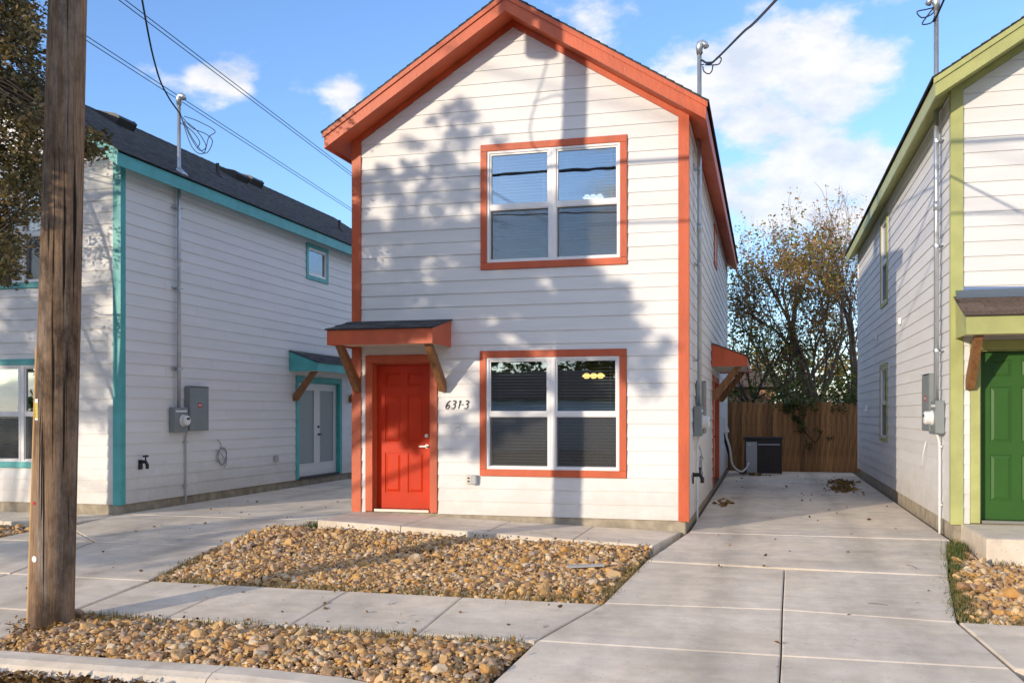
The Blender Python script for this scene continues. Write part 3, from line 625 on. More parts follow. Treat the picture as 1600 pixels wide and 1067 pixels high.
def canopy(root, T, u0, u1, zb, zfr, zbk, dep, mt, ms, brackets, tabs=None, soff='soffit', flash=None, brh=.56):
    cn = MB(T).box(u0+.02, u1-.02, .022, dep-.02, zb+.028, zb+.05).build('door_canopy', soff, root)
    MB(T).box(u0, u1, dep-.02, dep, zb, zfr).build('fascia', mt, cn, bevel=.002)
    for x0, x1 in ((u0, u0+.02), (u1-.02, u1)):
        MB(T).hexa([(x0,.0225,zb+.001),(x1,.0225,zb+.001),(x1,dep-.021,zb+.001),(x0,dep-.021,zb+.001),(x0,.0225,zbk),(x1,.0225,zbk),(x1,dep-.021,zfr),(x0,dep-.021,zfr)]).build('side_panel', mt, cn)
    s = (zfr-zbk)/(dep-.02)
    zt = lambda d: zbk+.004+(d)*s
    MB(T).hexa([(u0-.02,.022,zt(.022)),(u1+.02,.022,zt(.022)),(u1+.02,dep+.02,zt(dep+.02)),(u0-.02,dep+.02,zt(dep+.02)),(u0-.02,.022,zt(.022)+.012),(u1+.02,.022,zt(.022)+.012),(u1+.02,dep+.02,zt(dep+.02)+.012),(u0-.02,dep+.02,zt(dep+.02)+.012)]).build('drip_edge', 'drip', cn)
    nr = tabs or 5; ex = (dep+.02)/nr
    for r_ in range(nr):
        d1 = dep+.028-r_*ex; d0 = max(.024, d1-ex-.01); x = u0-.022-(.16 if r_ % 2 else .0)*1.6 - random.uniform(0,.1)
        while x < u1+.02:
            wv = .32; xa, xb = max(x+.003, u0-.022), min(x+wv-.003, u1+.022); x += wv
            if xb-xa < .03: continue
            jz = random.uniform(0,.003); zb_ = zt(d0)+.013; zf_ = zt(d1)+.021+jz
            MB(T).hexa([(xa,d0,zb_),(xb,d0,zb_),(xb,d1,zf_-.007),(xa,d1,zf_-.007),(xa,d0,zb_+.003),(xb,d0,zb_+.003),(xb,d1,zf_),(xa,d1,zf_)]).build('shingle', ms, cn)
    if flash: MB(T).hexa([(u0,.0215,zt(.02)+.02),(u1,.0215,zt(.02)+.02),(u1,.14,zt(.14)+.028),(u0,.14,zt(.14)+.028),(u0,.0215,zt(.02)+.13),(u1,.0215,zt(.02)+.09),(u1,.03,zt(.02)+.09),(u0,.03,zt(.02)+.09)]).build('flashing', 'flash', cn)
    for bu in brackets:
        w_ = .09; zt0 = zb-.002; d_t = dep-.10; 
        MB(T).add([(bu+x_, d_, z_) for x_ in (-w_/2, w_/2) for d_, z_ in ((.022,zt0-brh-.06),(.022,zt0-brh+.07),(d_t-.13,zt0),(d_t,zt0),(.10,zt0-brh-.06))],
            [(0,1,2,3,4),(9,8,7,6,5),(0,5,6,1),(1,6,7,2),(2,7,8,3),(3,8,9,4),(4,9,5,0)]).build('bracket', 'bracket', cn)
def catmull(P, n=8):
    P = [Vector(p) for p in P]; P = [P[0]*2-P[1]]+P+[P[-1]*2-P[-2]]; r = []
    for i in range(1, len(P)-2):
        for k in range(n):
            t = k/n; a, b, c, d = P[i-1:i+3]; r.append(.5*((2*b)+(c-a)*t+(2*a-5*b+4*c-d)*t*t+(3*b-a-3*c+d)*t**3))
    r.append(P[-2]); return r
def house(x0, x1, zf, mt, name, label, front_kw, side, y1, sides, roofm='shingle', canopy_kw=None):
    root = empty('house', ((x0+x1)/2, Y0, zf), label, 'house'); xc = (x0+x1)/2
    zs = lambda x: zf+6.80-SL*abs(x-xc)      # soffit plane
    tops = [(SL, 1, zf+6.80-.004+SL*xc), (-SL, 1, zf+6.80-.004-SL*xc)]
    fo, so = front_kw['open'], sides['open']          # trim rectangles (u0,u1,z0,z1)
    ins = lambda o, t=.09: (o[0]+t, o[1]-t, o[2]+(t if o[2] > zf+.2 else 0), o[3]-t)
    T = TF(Y0); TS = TR(x1) if side == 'R' else TL(x0); TO = TL(x0) if side == 'R' else TR(x1)
    wall_core(root, T, x0+.002, x1-.002, zf, zf+7, [ins(o) for o in fo], tops)
    htop = zs(x1)-.0
    wall_core(root, TS, Y0+.145, y1, zf, htop-.005, [ins(o) for o in so], [])
    b = MB(TO); b.box(Y0+.145, y1, -.14, -.002, zf, htop-.005); b.build('wall', 'siding', root)
    b = MB(TF(y1)); 
    q = rect(x0+.14, x1-.14, zf, zf+7)
    for h in tops: q = clip(q, *h)
    b.prism(q, 0, .14); b.build('wall', 'siding', root)
    f = MB(); f.box(x0+.14, x1-.14, Y0+.14, y1-.14, zf-.05, zf+.01); f.box(x0+.142, x1-.142, Y0+.142, y1-.142, zf+2.6, zf+2.95)
    f.box(x0+.142, x1-.142, Y0+4.2, Y0+4.3, zf+.01, zf+2.6); f.box(x0+.142, x1-.142, Y0+4.2, Y0+4.3, zf+2.95, zf+5.2); f.box(x0+.142, x1-.142, Y0+.142, y1-.142, zf+5.2, zf+5.22); f.build('interior', 'interior', root)
    # foundation
    b = MB(); b.box(x0+.02, x1-.02, Y0+.012, y1, -.6, zf-.004); b.build('foundation', 'found', root, bevel=.012)
    # siding
    ft = [(SL, 1, zf+6.705+SL*xc), (-SL, 1, zf+6.705-SL*xc)]
    siding(root, T, x0+.115, x1-.115, zf-.012, zf, fo, ft)
    siding(root, TS, Y0+.10, y1-.09, zf-.012, zf, so, [(0, 1, htop-.16 if False else htop-.02)], first=.21, joints=True)
    # corner boards
    for (xa, xb) in ((x0-.022, x0+.112), (x1-.112, x1+.022)):
        xi = xa+.112 if xa < xc else xa
        p = clip(clip(rect(xa, xb, zf-.02, zf+7), *tops[0]), *tops[1]); b = MB(T); b.prism(p, -.001, .034); b.build('corner_board', mt, root, bevel=.003)
    for sgn, Tt in ((1, TR(x1)), (-1, TL(x0))):
        MB(Tt).box(Y0+.001, Y0+.095, -.001, .021, zf-.02, htop-.03).build('corner_board', mt, root, bevel=.002)
    MB(TS).box(y1-.088, y1, 0, .03, zf-.02, htop-.03).build('corner_board', 'vinyl', root)
    # frieze boards under the rakes
    for sg in (-1, 1):
        xa, xb = (x0+.114, xc-.001) if sg < 0 else (xc+.001, x1-.114); z_ = lambda x, o: zf+o-SL*abs(x-xc)
        MB(T).prism([(xa, z_(xa,6.71)), (xb, z_(xb,6.71)), (xb, z_(xb,6.796)), (xa, z_(xa,6.796))], -.001, .028).build('frieze_board', mt, root)
    # roof: deck, fascia, rake trim, drip edge, shingles
    OV, FO = .265, .43; ya, yb = Y0-FO, y1+.3
    for sg in (-1, 1):
        xe = xc+sg*((x1-x0)/2+OV); X = lambda x, o: zf+o-SL*abs(x-xc)
        b = MB(); b.hexa([(xc,ya+.02,X(xc,6.80)),(xe-sg*.02,ya+.02,X(xe-sg*.02,6.80)),(xe-sg*.02,yb-.02,X(xe-sg*.02,6.80)),(xc,yb-.02,X(xc,6.80)),(xc,ya+.02,X(xc,6.96)),(xe-sg*.02,ya+.02,X(xe-sg*.02,6.96)),(xe-sg*.02,yb-.02,X(xe-sg*.02,6.96)),(xc,yb-.02,X(xc,6.96))]); b.build('roof', mt, root)
        b = MB(TF(ya)); xa_, xb_ = (xe, xc-.0008) if sg < 0 else (xc+.0008, xe)
        b.prism([(xa_,X(xa_,6.765)),(xb_,X(xb_,6.765)),(xb_,X(xb_,6.985)),(xa_,X(xa_,6.985))], -.02, 0); b.build('rake_fascia', mt, root)
        b = MB(TF(ya)); xq = xe+sg*.02; xa_, xb_ = (xq, xc-.0008) if sg < 0 else (xc+.0008, xq)
        b.prism([(xa_,X(xa_,6.925)),(xb_,X(xb_,6.925)),(xb_,X(xb_,6.992)),(xa_,X(xa_,6.992))], .0008, .02); b.build('rake_trim', mt, root)
        b = MB(); xi = xe-sg*.02; b.hexa([(xi,ya+.0205,X(xe,6.765)),(xe,ya+.0205,X(xe,6.765)),(xe,yb,X(xe,6.765)),(xi,yb,X(xe,6.765)),(xi,ya+.0205,X(xe,6.96)),(xe,ya+.0205,X(xe,6.96)),(xe,yb,X(xe,6.96)),(xi,yb,X(xe,6.96))]); b.build('eave_fascia', mt, root)
        b = MB(); xq = xe+sg*.035; b.hexa([(xc,ya-.024,X(xc,6.994)),(xq,ya-.024,X(xq,6.994)),(xq,yb+.02,X(xq,6.994)),(xc,yb+.02,X(xc,6.994)),(xc,ya-.024,X(xc,7.006)),(xq,ya-.024,X(xq,7.006)),(xq,yb+.02,X(xq,7.006)),(xc,yb+.02,X(xc,7.006))]); b.build('drip_edge', 'drip', root)
        # shingle courses (too fine to pick apart one by one): stepped strips joined into one part
        b = MB(); ex = .125; L_ = ((x1-x0)/2+OV+.04); n_ = int(L_/ex/.848*1)+0; xd = L_/n_
        for i in range(n_):
            xa = xc+sg*(L_-i*xd); xb = xa-sg*(xd+.012)
            if (xb-xc)*sg < 0: xb = xc
            yy = ya-.03
            while yy < yb+.02:
                ln = random.choice((.33,.5,.66,1.0)); y2 = min(yy+ln, yb+.025); h_ = random.uniform(0,.004)
                b.hexa([(xa,yy,X(xa,7.0075)),(xa,y2,X(xa,7.0075)),(xb,y2,X(xb,7.0075)),(xb,yy,X(xb,7.0075)),(xa,yy,X(xa,7.022)+h_),(xa,y2,X(xa,7.022)+h_),(xb,y2,X(xb,7.012)),(xb,yy,X(xb,7.012))]); yy = y2
        b.build('shingles', roofm, root, recalc=True, kind='stuff')
    b = MB(); yy = ya-.03
    while yy < yb:
        y2 = min(yy+.3, yb+.02)
        for sg in (-1,1): b.hexa([(xc,yy,zf+7.02),(xc+sg*.14,yy,zf+7.02-.088),(xc+sg*.14,y2,zf+7.018-.088),(xc,y2,zf+7.018),(xc,yy,zf+7.034),(xc+sg*.14,yy,zf+7.034-.088),(xc+sg*.14,y2,zf+7.028-.088),(xc,y2,zf+7.028)])
        yy = y2
    b.build('ridge_cap', roofm, root, kind='stuff')
    return root, T, TS, xc

def std_front(x1, zf):
    return dict(open=[(x1-2.83, x1-.79, zf+3.385, zf+5.112), (x1-2.84, x1-.80, zf+.533, zf+2.26), (x1-4.55, x1-3.464, zf-.02, zf+2.225)])
def electric(root, TS, um, zf, meter_u, panel_u, top, roofz):
    p = MB(TS); p.tube([(um,.09,zf+1.5),(um,.09,top-.12)], .031, 12); p.build('service_mast', 'galv', root, smooth=True)
    wh = MB(TS); wh.tube([(um,.09,top-.16),(um,.09,top-.05),(um,.10,top-.01),(um,.13,top),(um,.17,top-.02),(um,.19,top-.07)], [.038,.052,.05,.045,.042,.04], 12); wh.build('weatherhead', 'galv', root, smooth=True)
    f = MB(TS); f.tube([(um,.09,roofz-.03),(um,.09,roofz+.02),(um,.09,roofz+.10)], [.15,.12,.036], 14); f.build('roof_flashing', 'galv', root, smooth=True)
    z = zf+2.15
    while z < zf+5.1:
        c_ = MB(TS); c_.box(um-.11, um+.09, .0, .045, z-.014, z+.014); c_.tube([(um,.09,z-.018),(um,.09,z+.018)], .037, 12); c_.tube([(um+.07,.03,z),(um+.07,.12,z)], .008, 6); c_.build('pipe_clamp', 'galv', root); z += 1.35
    c_ = MB(TS); c_.tube([(um,.09,zf+3.95),(um,.09,zf+4.07)], .037, 12); c_.build('pipe_coupling', 'galv', root, smooth=True)
    a, b_ = meter_u
    m_ = MB(TS); m_.box(a, b_, .02, .13, zf+1.08, zf+1.5); mb_ = m_.build('meter_box', 'greybox', root, bevel=.008)
    MB(TS).box(a+.03, b_-.03, .13, .133, zf+1.42, zf+1.45).build('label_plate', 'label_white', mb_)
    cu = (a+b_)/2+.04; mm = MB(TS); mm.tube([(cu,.13,zf+1.28),(cu,.145,zf+1.28),(cu,.15,zf+1.28),(cu,.22,zf+1.28),(cu,.235,zf+1.28)], [.098,.098,.085,.085,.07], 20); mm.build('meter', 'label_white', mb_, smooth=False)
    MB(TS).box(cu-.045, cu+.045, .236, .238, zf+1.29, zf+1.325).build('meter_display', 'black', mb_)
    a, b_ = panel_u
    pn = MB(TS).box(a, b_, .02, .125, zf+1.1, zf+1.86).build('breaker_panel', 'greybox', root, bevel=.006)
    MB(TS).box(a+.012, b_-.012, .125, .131, zf+1.115, zf+1.845).build('panel_door', 'greybox', pn, bevel=.003)
    MB(TS).box(a+.02, b_-.02, .02, .145, zf+1.862, zf+1.868).build('rain_lip', 'greybox', pn)
    MB(TS).box((a+b_)/2-.05, (a+b_)/2+.05, .1315, .133, zf+1.5, zf+1.58).build('warning_label', 'label_red', pn)
    MB(TS).box((a+b_)/2-.035, (a+b_)/2+.035, .1332, .134, zf+1.53, zf+1.55).build('warning_stripe', 'label_white', pn)
def pipe_down(root, TS, u, zf, m='pvc'):
    p = MB(TS); p.tube(catmull([(u-.02,.08,zf+1.08),(u-.01,.05,zf+.95),(u,.045,zf+.75),(u,.045,zf+.3),(u,.045,-.19)], 4), .016, 8); p.build('conduit', m, root, smooth=True)
    for z in (.9,.15): MB(TS).box(u-.045, u+.045, .02, .064, zf+z, zf+z+.02).build('pipe_clamp', m, root)
def hose_bib(root, TS, u, z):
    h = MB(TS); h.box(u-.045, u+.045, .02, .035, z-.12, z+.03); h.tube([(u,.03,z),(u,.12,z),(u,.15,z-.05),(u,.15,z-.11)], [.03,.028,.028,.026], 10); h.tube([(u,.12,z),(u,.12,z+.09)], .012, 6); h.tube([(u-.06,.12,z+.09),(u+.06,.12,z+.09)], .016, 8); h.build('hose_bib', 'black', root, smooth=False)
def wire_coil(root, TS, u, z, r, m, n=3, tail=True, name='wire_coil', rt=.007):
    pts = [(u-.12, .02, z+r+.16), (u-.04, .05, z+r+.08)]
    for k in range(n*14):
        a = math.pi*.6-k*2*math.pi/14; rr = r*(1+.05*math.sin(k*1.3)); pts.append((u+rr*math.cos(a), .05+.015*math.sin(k*.7), z+rr*math.sin(a)))
    if tail: pts += [(u+r*.8,.06,z-r*.8),(u+r*.4,.06,z-r*1.35)]
    b = MB(TS); b.tube(catmull(pts, 2), rt, 6); b.build(name, m, root, smooth=True)
def roof_vent(root, x, y, z, s, kind=0):
    b = MB()
    if kind == 0:
        P = lambda q, h: (x+q*.85+h*.53, z-q*.53+h*.85)
        b.add([(P(q,h)[0], yy, P(q,h)[1]) for yy in (y-.26,y+.26) for q, h in ((-.26,-.02),(.24,-.02),(.24,.13),(.16,.15),(-.26,.01))], [(0,1,2,3,4),(9,8,7,6,5)]+[(i,(i+1)%5,(i+1)%5+5,i+5) for i in range(5)])
        b.build('roof_vent', 'drip', root, bevel=.008)
    else:
        b.tube([(x,y,z-.06),(x,y,z+.24)], .035, 10); b.tube([(x,y,z-.04),(x,y,z+.06)], [.10,.04], 10); b.build('vent_pipe', 'drip', root)

# --- middle house
XL, XR = -5.735, -1.0
hm, T, TS, xc = house(XL, XR, 0, 'orange', 'house', 'white two-storey house with orange trim and red front door, in the middle of the photo', std_front(XR, 0), 'R', 25.6,
    dict(open=[(19.1,20.1,4.32,5.11),(18.65,20.95,-.02,2.13)]))
fo = std_front(XR, 0)['open']
window(hm, T, *fo[0], 'orange'); window(hm, T, *fo[1], 'orange'); door6(hm, T, fo[2][0], fo[2][1], .0, fo[2][3], 'red_door', 'orange')
window(hm, TS, 19.1, 20.1, 4.32, 5.11, 'orange', double=False, fixed=True, blinds=False)
french(hm, TS, 18.65, 20.95, 0.0, 2.13, 'orange')
canopy(hm, T, -5.78, -4.26, 2.325, 2.53, 2.70, .80, 'orange', 'shingle', (-5.66,-4.37))
canopy(hm, TS, 18.25, 21.45, 2.27, 2.46, 2.70, .66, 'orange', 'shingle', (18.42,21.3))
electric(hm, TS, 13.77, 0, (13.56,13.93), (14.08,14.72), 6.62, 5.42)
pipe_down(hm, TS, 13.98, 0, 'pvcw'); hose_bib(hm, TS, 13.45, .55)
wire_coil(hm, TS, 15.0, .60, .16, 'pvcw', 3, rt=.009); wire_coil(hm, TS, 14.8, .62, .12, 'copper_wire', 2)
# house number in brush script strokes
def glyph(T, strokes, u, z, h, parent, name, r=.006):
    b = MB(T)
    for s_ in strokes: b.tube(catmull([(u+(p[0]+p[1]*.22)*h, .026, z+p[1]*h) for p in s_], 5), [r*.6]+[r]*(5*(len(s_)-1)-1)+[r*.6], 6)
    return b.build(name, 'black', parent, smooth=True)
G6 = [[(.42,1),(.15,.75),(.02,.4),(.08,.08),(.3,0),(.45,.2),(.38,.42),(.2,.45),(.06,.28)]]
G3 = [[(.05,.88),(.25,1),(.42,.88),(.38,.65),(.18,.53)],[(.18,.53),(.42,.45),(.45,.18),(.25,0),(.02,.1)]]
G1 = [[(.08,.8),(.2,1),(.18,.6),(.15,0)]]
GD = [[(.02,.5),(.3,.52)]]
zz_ = 1.462
for g, u in ((G6,-4.345),(G3,-4.262),(G1,-4.17),(GD,-4.125),(G3,-4.075)): glyph(T, g, u, zz_, .115, hm, 'house_number')
db_ = MB(T).box(-4.175,-4.135,.02,.04,1.15,1.25).build('doorbell', 'label_white', hm, bevel=.004); MB(T).tube([(-4.155,.04,1.2),(-4.155,.045,1.2)], .012, 10).build('button', 'pvc', db_)
ob = MB(T).box(-4.03,-3.96,.02,.05,.42,.54).build('outlet_box', 'chrome', hm, bevel=.004); MB(T).box(-3.955,-3.87,.02,.085,.41,.545).build('outlet_cover', 'pvc', ob, bevel=.015)
for q in (.455,.50): MB(T).box(-4.01,-3.98,.05,.053,q-.012,q+.012).build('socket', 'black', ob)
# lamps inside
def ceiling_lamp(x, y, z, m, parent, sx=.11):
    b = MB(); b.tube([(x,y,z+.02),(x,y,z+.16)], .012, 8); b.tube([(x,y,z+.14),(x,y,z+.17)], .07, 14); b.box(x-.2,x+.2,y-.01,y+.01,z+.05,z+.07); lp = b.build('ceiling_lamp', 'chrome', parent)
    for k in (-1,0,1): c_ = MB(); c_.tube([(x+k*sx*1.4,y,z-.04),(x+k*sx*1.4,y,z+.0),(x+k*sx*1.4,y,z+.045)], [.03,.075,.03], 14); c_.build('lamp_shade', m, lp, smooth=True)
ceiling_lamp(-2.78, 15.8, 2.02, 'lamp_y', hm, .085); ceiling_lamp(-2.75, 15.6, 4.95, 'lamp_w', hm, .075)
# --- left house
lm, Tl, TSl, xcl = house(-14.385, -9.64, 0, 'teal', 'house', 'white two-storey house with turquoise trim and dark roof behind the utility pole', std_front(-9.64, 0), 'R', 25.1,
    dict(open=[(18.92,19.99,4.32,5.11),(18.45,20.70,-.02,2.20)]))
fo = std_front(-9.64, 0)['open']
window(lm, Tl, *fo[0], 'teal'); window(lm, Tl, *fo[1], 'teal'); door6(lm, Tl, fo[2][0], fo[2][1], .0, fo[2][3], 'white_door', 'teal')
window(lm, TSl, 18.92, 19.99, 4.32, 5.11, 'teal', double=False, fixed=True, blinds=False)
french(lm, TSl, 18.45, 20.70, 0.0, 2.20, 'teal')
canopy(lm, TSl, 18.15, 21.3, 2.28, 2.46, 2.70, .66, 'teal', 'shingle', (18.35,21.15))
electric(lm, TSl, 14.16, 0, (13.98,14.36), (14.42,15.0), 6.74, 5.42)
pipe_down(lm, TSl, 14.42, 0); hose_bib(lm, TSl, 13.22, .63); wire_coil(lm, TSl, 15.55, .62, .15, 'copper_wire', 3)
o_ = MB(TSl).box(17.5,17.64,.02,.06,.42,.55).build('outlet_box', 'pvc', lm, bevel=.01)
xs1 = xcl+.35; roof_vent(lm, xs1, 15.3, 7.0-SL*.35+.03, 1); roof_vent(lm, xs1, 20.0, 7.0-SL*.35+.03, 1); roof_vent(lm, xcl+.62, 18.9, 7.0-SL*.62+.03, 1)
roof_vent(lm, xcl+1.3, 17.2, 7.0-SL*1.3+.02, 1, 1); roof_vent(lm, xcl+1.5, 22.5, 7.0-SL*1.5+.02, 1, 1)
# --- right house
zr = .06
rm, Tr, TSr, xcr = house(2.215, 6.96, zr, 'lime', 'house', 'white two-storey house with lime green trim and dark green front door', std_front(6.96, zr), 'L', 25.1,
    dict(open=[(19.12,20.22,3.46,5.17),(19.15,20.3,.86,2.36)]), roofm='shingle')
fo = std_front(6.96, zr)['open']
window(rm, Tr, *fo[0], 'lime'); window(rm, Tr, *fo[1], 'lime'); door6(rm, Tr, fo[2][0], fo[2][1], zr, fo[2][3], 'green_door', 'lime')
window(rm, TSr, 19.12, 20.22, 3.46, 5.17, 'lime', double=False, blinds=False, tw=.07); window(rm, TSr, 19.15, 20.3, .86, 2.36, 'lime', double=False, blinds=False, tw=.07)
canopy(rm, Tr, 2.24, 3.75, zr+2.25, zr+2.47, zr+2.76, .70, 'lime', 'shingle_b', (2.40,3.6), flash=True)
electric(rm, TSr, 13.37, zr, (13.18,13.55), (13.68,14.3), 6.75, 5.45)
pipe_down(rm, TSr, 13.4, zr, 'pvcw')
for u_, z_ in ((17.3,2.9),(20.9,2.9)): MB(TSr).box(u_-.05,u_+.05,.02,.07,z_,z_+.1).build('wall_vent', 'pvcw', rm)
MB(TSr).hexa([(22.7,.02,1.45),(22.9,.02,1.45),(22.9,.12,1.45),(22.7,.12,1.45),(22.76,.02,1.62),(22.84,.02,1.62),(22.84,.03,1.62),(22.76,.03,1.62)]).build('wall_vent', 'pvcw', rm)
MB(TS).hexa([(23.7,.02,.95),(23.9,.02,.95),(23.9,.14,.95),(23.7,.14,.95),(23.76,.02,1.3),(23.84,.02,1.3),(23.84,.03,1.3),(23.76,.03,1.3)]).build('line_cover', 'pvcw', hm)
b = MB(TSr); b.tube(catmull([(14.6,.03,1.0),(14.62,.06,.85),(14.75,.06,.68),(14.9,.05,.62)],4), .008, 6); b.build('wire_tail', 'pvcw', rm, smooth=True)

# ------------------------------------------------------------------ fence
fn = empty('fence', (.7, 26.65, -.15), 'brown wooden privacy fence closing off the gap behind the driveway', 'fence')
pm = []
for k in range(4):
    b = MB(); w_ = .0678; h = 1.80+.02*k
    b.add([(x_, d_, z_) for d_ in (-.009,.009) for x_, z_ in ((-w_,0),(w_,0),(w_,h-.03),(w_-.025,h),(-w_+.025,h),(-w_,h-.03))], [(0,1,2,3,4,5),(11,10,9,8,7,6)]+[(i,(i+1)%6,(i+1)%6+6,i+6) for i in range(6)])
    o = b.build('picket', 'picket'); me = o.data; bpy.data.objects.remove(o); pm.append(me)
x = -2.2
while x < 3.9:
    o = bpy.data.objects.new('picket', random.choice(pm)); C.objects.link(o); o.parent = fn
    o.location = (x-.7, random.uniform(-.006,.006), random.uniform(-.02,.02)); o.rotation_euler = (random.uniform(-.01,.01), random.uniform(-.006,.006), random.uniform(-.04,.04)); x += .1362
for z in (.35,1.0,1.6): MB().box(-2.2,3.9,26.67,26.71,-.15+z,-.15+z+.09).build('rail', 'picket', fn)

# ------------------------------------------------------------------ AC unit
ac = empty('ac_condenser', (-.08, 25.3, -.13), 'grey air-conditioning condenser standing before the fence', 'air conditioner')
MB().box(-.56,.40,25.0,25.62,-.148,-.115).build('pad', 'conc', ac)
MB().box(-.50,.36,25.02,25.6,-.11,.74).build('coil', 'acdark', ac)
for x in (-.53,.34): 
    for y in (25.0,25.6): MB().box(x,x+.045,y,y+.03,-.113,.74).build('corner_post', 'drip', ac)
MB().box(-.56,.42,24.98,25.64,.742,.80).build('top_cap', 'drip', ac, bevel=.01)
pn = MB().box(-.49,-.22,24.985,25.02,-.10,.68).build('access_panel', 'acgrey', ac, bevel=.004)
MB().box(-.44,-.37,24.978,24.984,.28,.62).build('label', 'label_white', pn); MB().box(-.47,-.25,24.975,24.984,.10,.60).build('disconnect_cover', 'acgrey', pn, bevel=.003)
b = MB()
for k in range(12): b.box(-.20,.34,25.008,25.014,-.06+k*.063,-.05+k*.063)
for k in range(9): b.box(-.19+k*.062,-.184+k*.062,25.002,25.008,-.08,.70)
b.build('guard_grille', 'drip', ac, kind='stuff')
MB().box(-.20,.34,25.0,25.016,.60,.63).build('grille_bar', 'acgrey', ac)
b = MB(); b.tube(catmull([(-.99,23.8,1.0),(-.86,23.85,.6),(-.80,24.2,.15),(-.62,24.6,-.05),(-.48,24.9,.02),(-.42,24.96,.15)],6), .025, 8); b.build('refrigerant_line', 'pvcw', ac, smooth=True)
b = MB(); b.tube(catmull([(-.99,23.9,.9),(-.90,24.0,.5),(-.78,24.4,.1),(-.6,24.8,-.08),(-.5,25.0,-.05)],6), .035, 8); b.build('insulated_line', 'black', ac, smooth=True)

# ------------------------------------------------------------------ utility pole
PX_, PY_ = -6.085, 7.12
pole = empty('utility_pole', (PX_, PY_, zg(PY_)), 'weathered wooden utility pole rising from the roadside gravel', 'utility pole')
def pcx(z): return PX_ + .0244*(z+.48)
def pcy(z): return PY_ + .009*(z+.48)
def prr(z): return .186-.0052*(z+.48)
b = MB(); n = 40; zs_ = np.concatenate([np.linspace(-.75,4.5,36), np.linspace(4.9,11.2,12)]); vs = []
for i, z in enumerate(zs_):
    for k in range(n):
        a = 2*math.pi*k/n; r = prr(z)*(1+.012*math.sin(a*3+z*.5)+.008*math.sin(a*7+z*1.3)+random.uniform(-.004,.004))
        vs.append((pcx(z)+r*math.cos(a), pcy(z)+r*math.sin(a), z))
b.add(vs, [(i*n+k, i*n+(k+1)%n, (i+1)*n+(k+1)%n, (i+1)*n+k) for i in range(len(zs_)-1) for k in range(n)]+[tuple(range((len(zs_)-1)*n, len(zs_)*n))])
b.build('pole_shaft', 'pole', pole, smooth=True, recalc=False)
for a_, z_, m_, s_ in ((-1.75,.14,'label_white',.028),(-1.9,.62,'label_red',.016)):
    r = prr(z_)+.004; b = MB(); c_ = Vector((pcx(z_)+r*math.cos(a_), pcy(z_)+r*math.sin(a_), z_)); nrm = Vector((math.cos(a_), math.sin(a_), 0))
    b.tube([c_-nrm*.006, c_+nrm*.004], s_, 12); b.build('tag', m_, pole)
a_ = -1.95; ct = Vector((pcx(1.43)+(prr(1.43)+.004)*math.cos(a_), pcy(1.43)+(prr(1.43)+.004)*math.sin(a_), 1.43)); tn_ = Vector((-math.sin(a_), math.cos(a_), 0)); nm = Vector((math.cos(a_), math.sin(a_), 0))
def plate(c_, w_, h_, off, m_, name, par):
    b = MB(); P = []
    for s0 in (0,.003):
        for u_, v_ in ((-w_,-h_),(w_,-h_),(w_,h_),(-w_,h_)): P.append(tuple(c_+tn_*u_+Vector((0,0,v_))+nm*(off+s0)))
    b.hexa(P); return b.build(name, m_, par)
pt = plate(ct, .024, .092, 0, 'label_white', 'id_plate', pole); plate(ct-Vector((0,0,.008)), .018, .066, .004, 'label_yellow', 'number_strip', pt)
# vertical characters on the plate
def digit(c_, segs_, h_, name='number'):
    b = MB()
    for (u0_, v0_, u1_, v1_) in segs_:
        P = []
        u0_, u1_ = sorted((u0_, u1_)); v0_, v1_ = sorted((v0_, v1_))
        for s0 in (.0075,.0090):
            for u_, v_ in ((u0_-.09,v0_-.09),(u1_+.09,v0_-.09),(u1_+.09,v1_+.09),(u0_-.09,v1_+.09)): P.append(tuple(c_+tn_*(u_*h_)+Vector((0,0,v_*h_))+nm*s0))
        b.hexa(P)
    return b.build(name, 'black', pt)
SEG = dict(a=(-.4,1,.4,1),b=(.4,0,.4,1),c=(.4,-1,.4,0),d=(-.4,-1,.4,-1),e=(-.4,-1,-.4,0),f=(-.4,0,-.4,1),g=(-.4,0,.4,0))
for i, s_ in enumerate(('abged','abgcd','acdfg','fgbc','abcdefg','acdefg')): digit(ct+Vector((0,0,.045-.0205*i)), [SEG[q] for q in s_], .0075)
b = MB()     # pale wooden ground-wire moulding on the left edge of the pole
a0 = math.pi*1.12; pts = []
for z in np.linspace(-.5,1.98,10): r = prr(z)+.008; pts.append((pcx(z)+r*math.cos(a0), pcy(z)+r*math.sin(a0), z))
b.tube(pts, .014, 6); b.build('wire_moulding', 'strip', pole)
tz = 7.68; tx = pcx(tz)-.52
b = MB(); b.tube([(tx,PY_,tz),(tx,PY_,tz+.03),(tx,PY_,tz+.95),(tx,PY_,tz+1.02)], [.17,.2,.2,.14], 20); tr_ = b.build('transformer', 'greybox', pole, smooth=False)
b = MB(); b.box(tx+.15,tx+.45,PY_-.05,PY_+.05,tz+.25,tz+.35); b.box(tx+.15,tx+.45,PY_-.05,PY_+.05,tz+.7,tz+.8); b.build('mounting_bracket', 'galv', tr_)
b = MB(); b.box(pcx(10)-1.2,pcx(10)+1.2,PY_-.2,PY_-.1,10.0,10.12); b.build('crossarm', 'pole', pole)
for q in (-1.1,-.4,.4,1.1): b = MB(); b.tube([(pcx(10)+q,PY_-.15,10.12),(pcx(10)+q,PY_-.15,10.3)], [.04,.05], 10); b.build('insulator', 'greybox', pole)

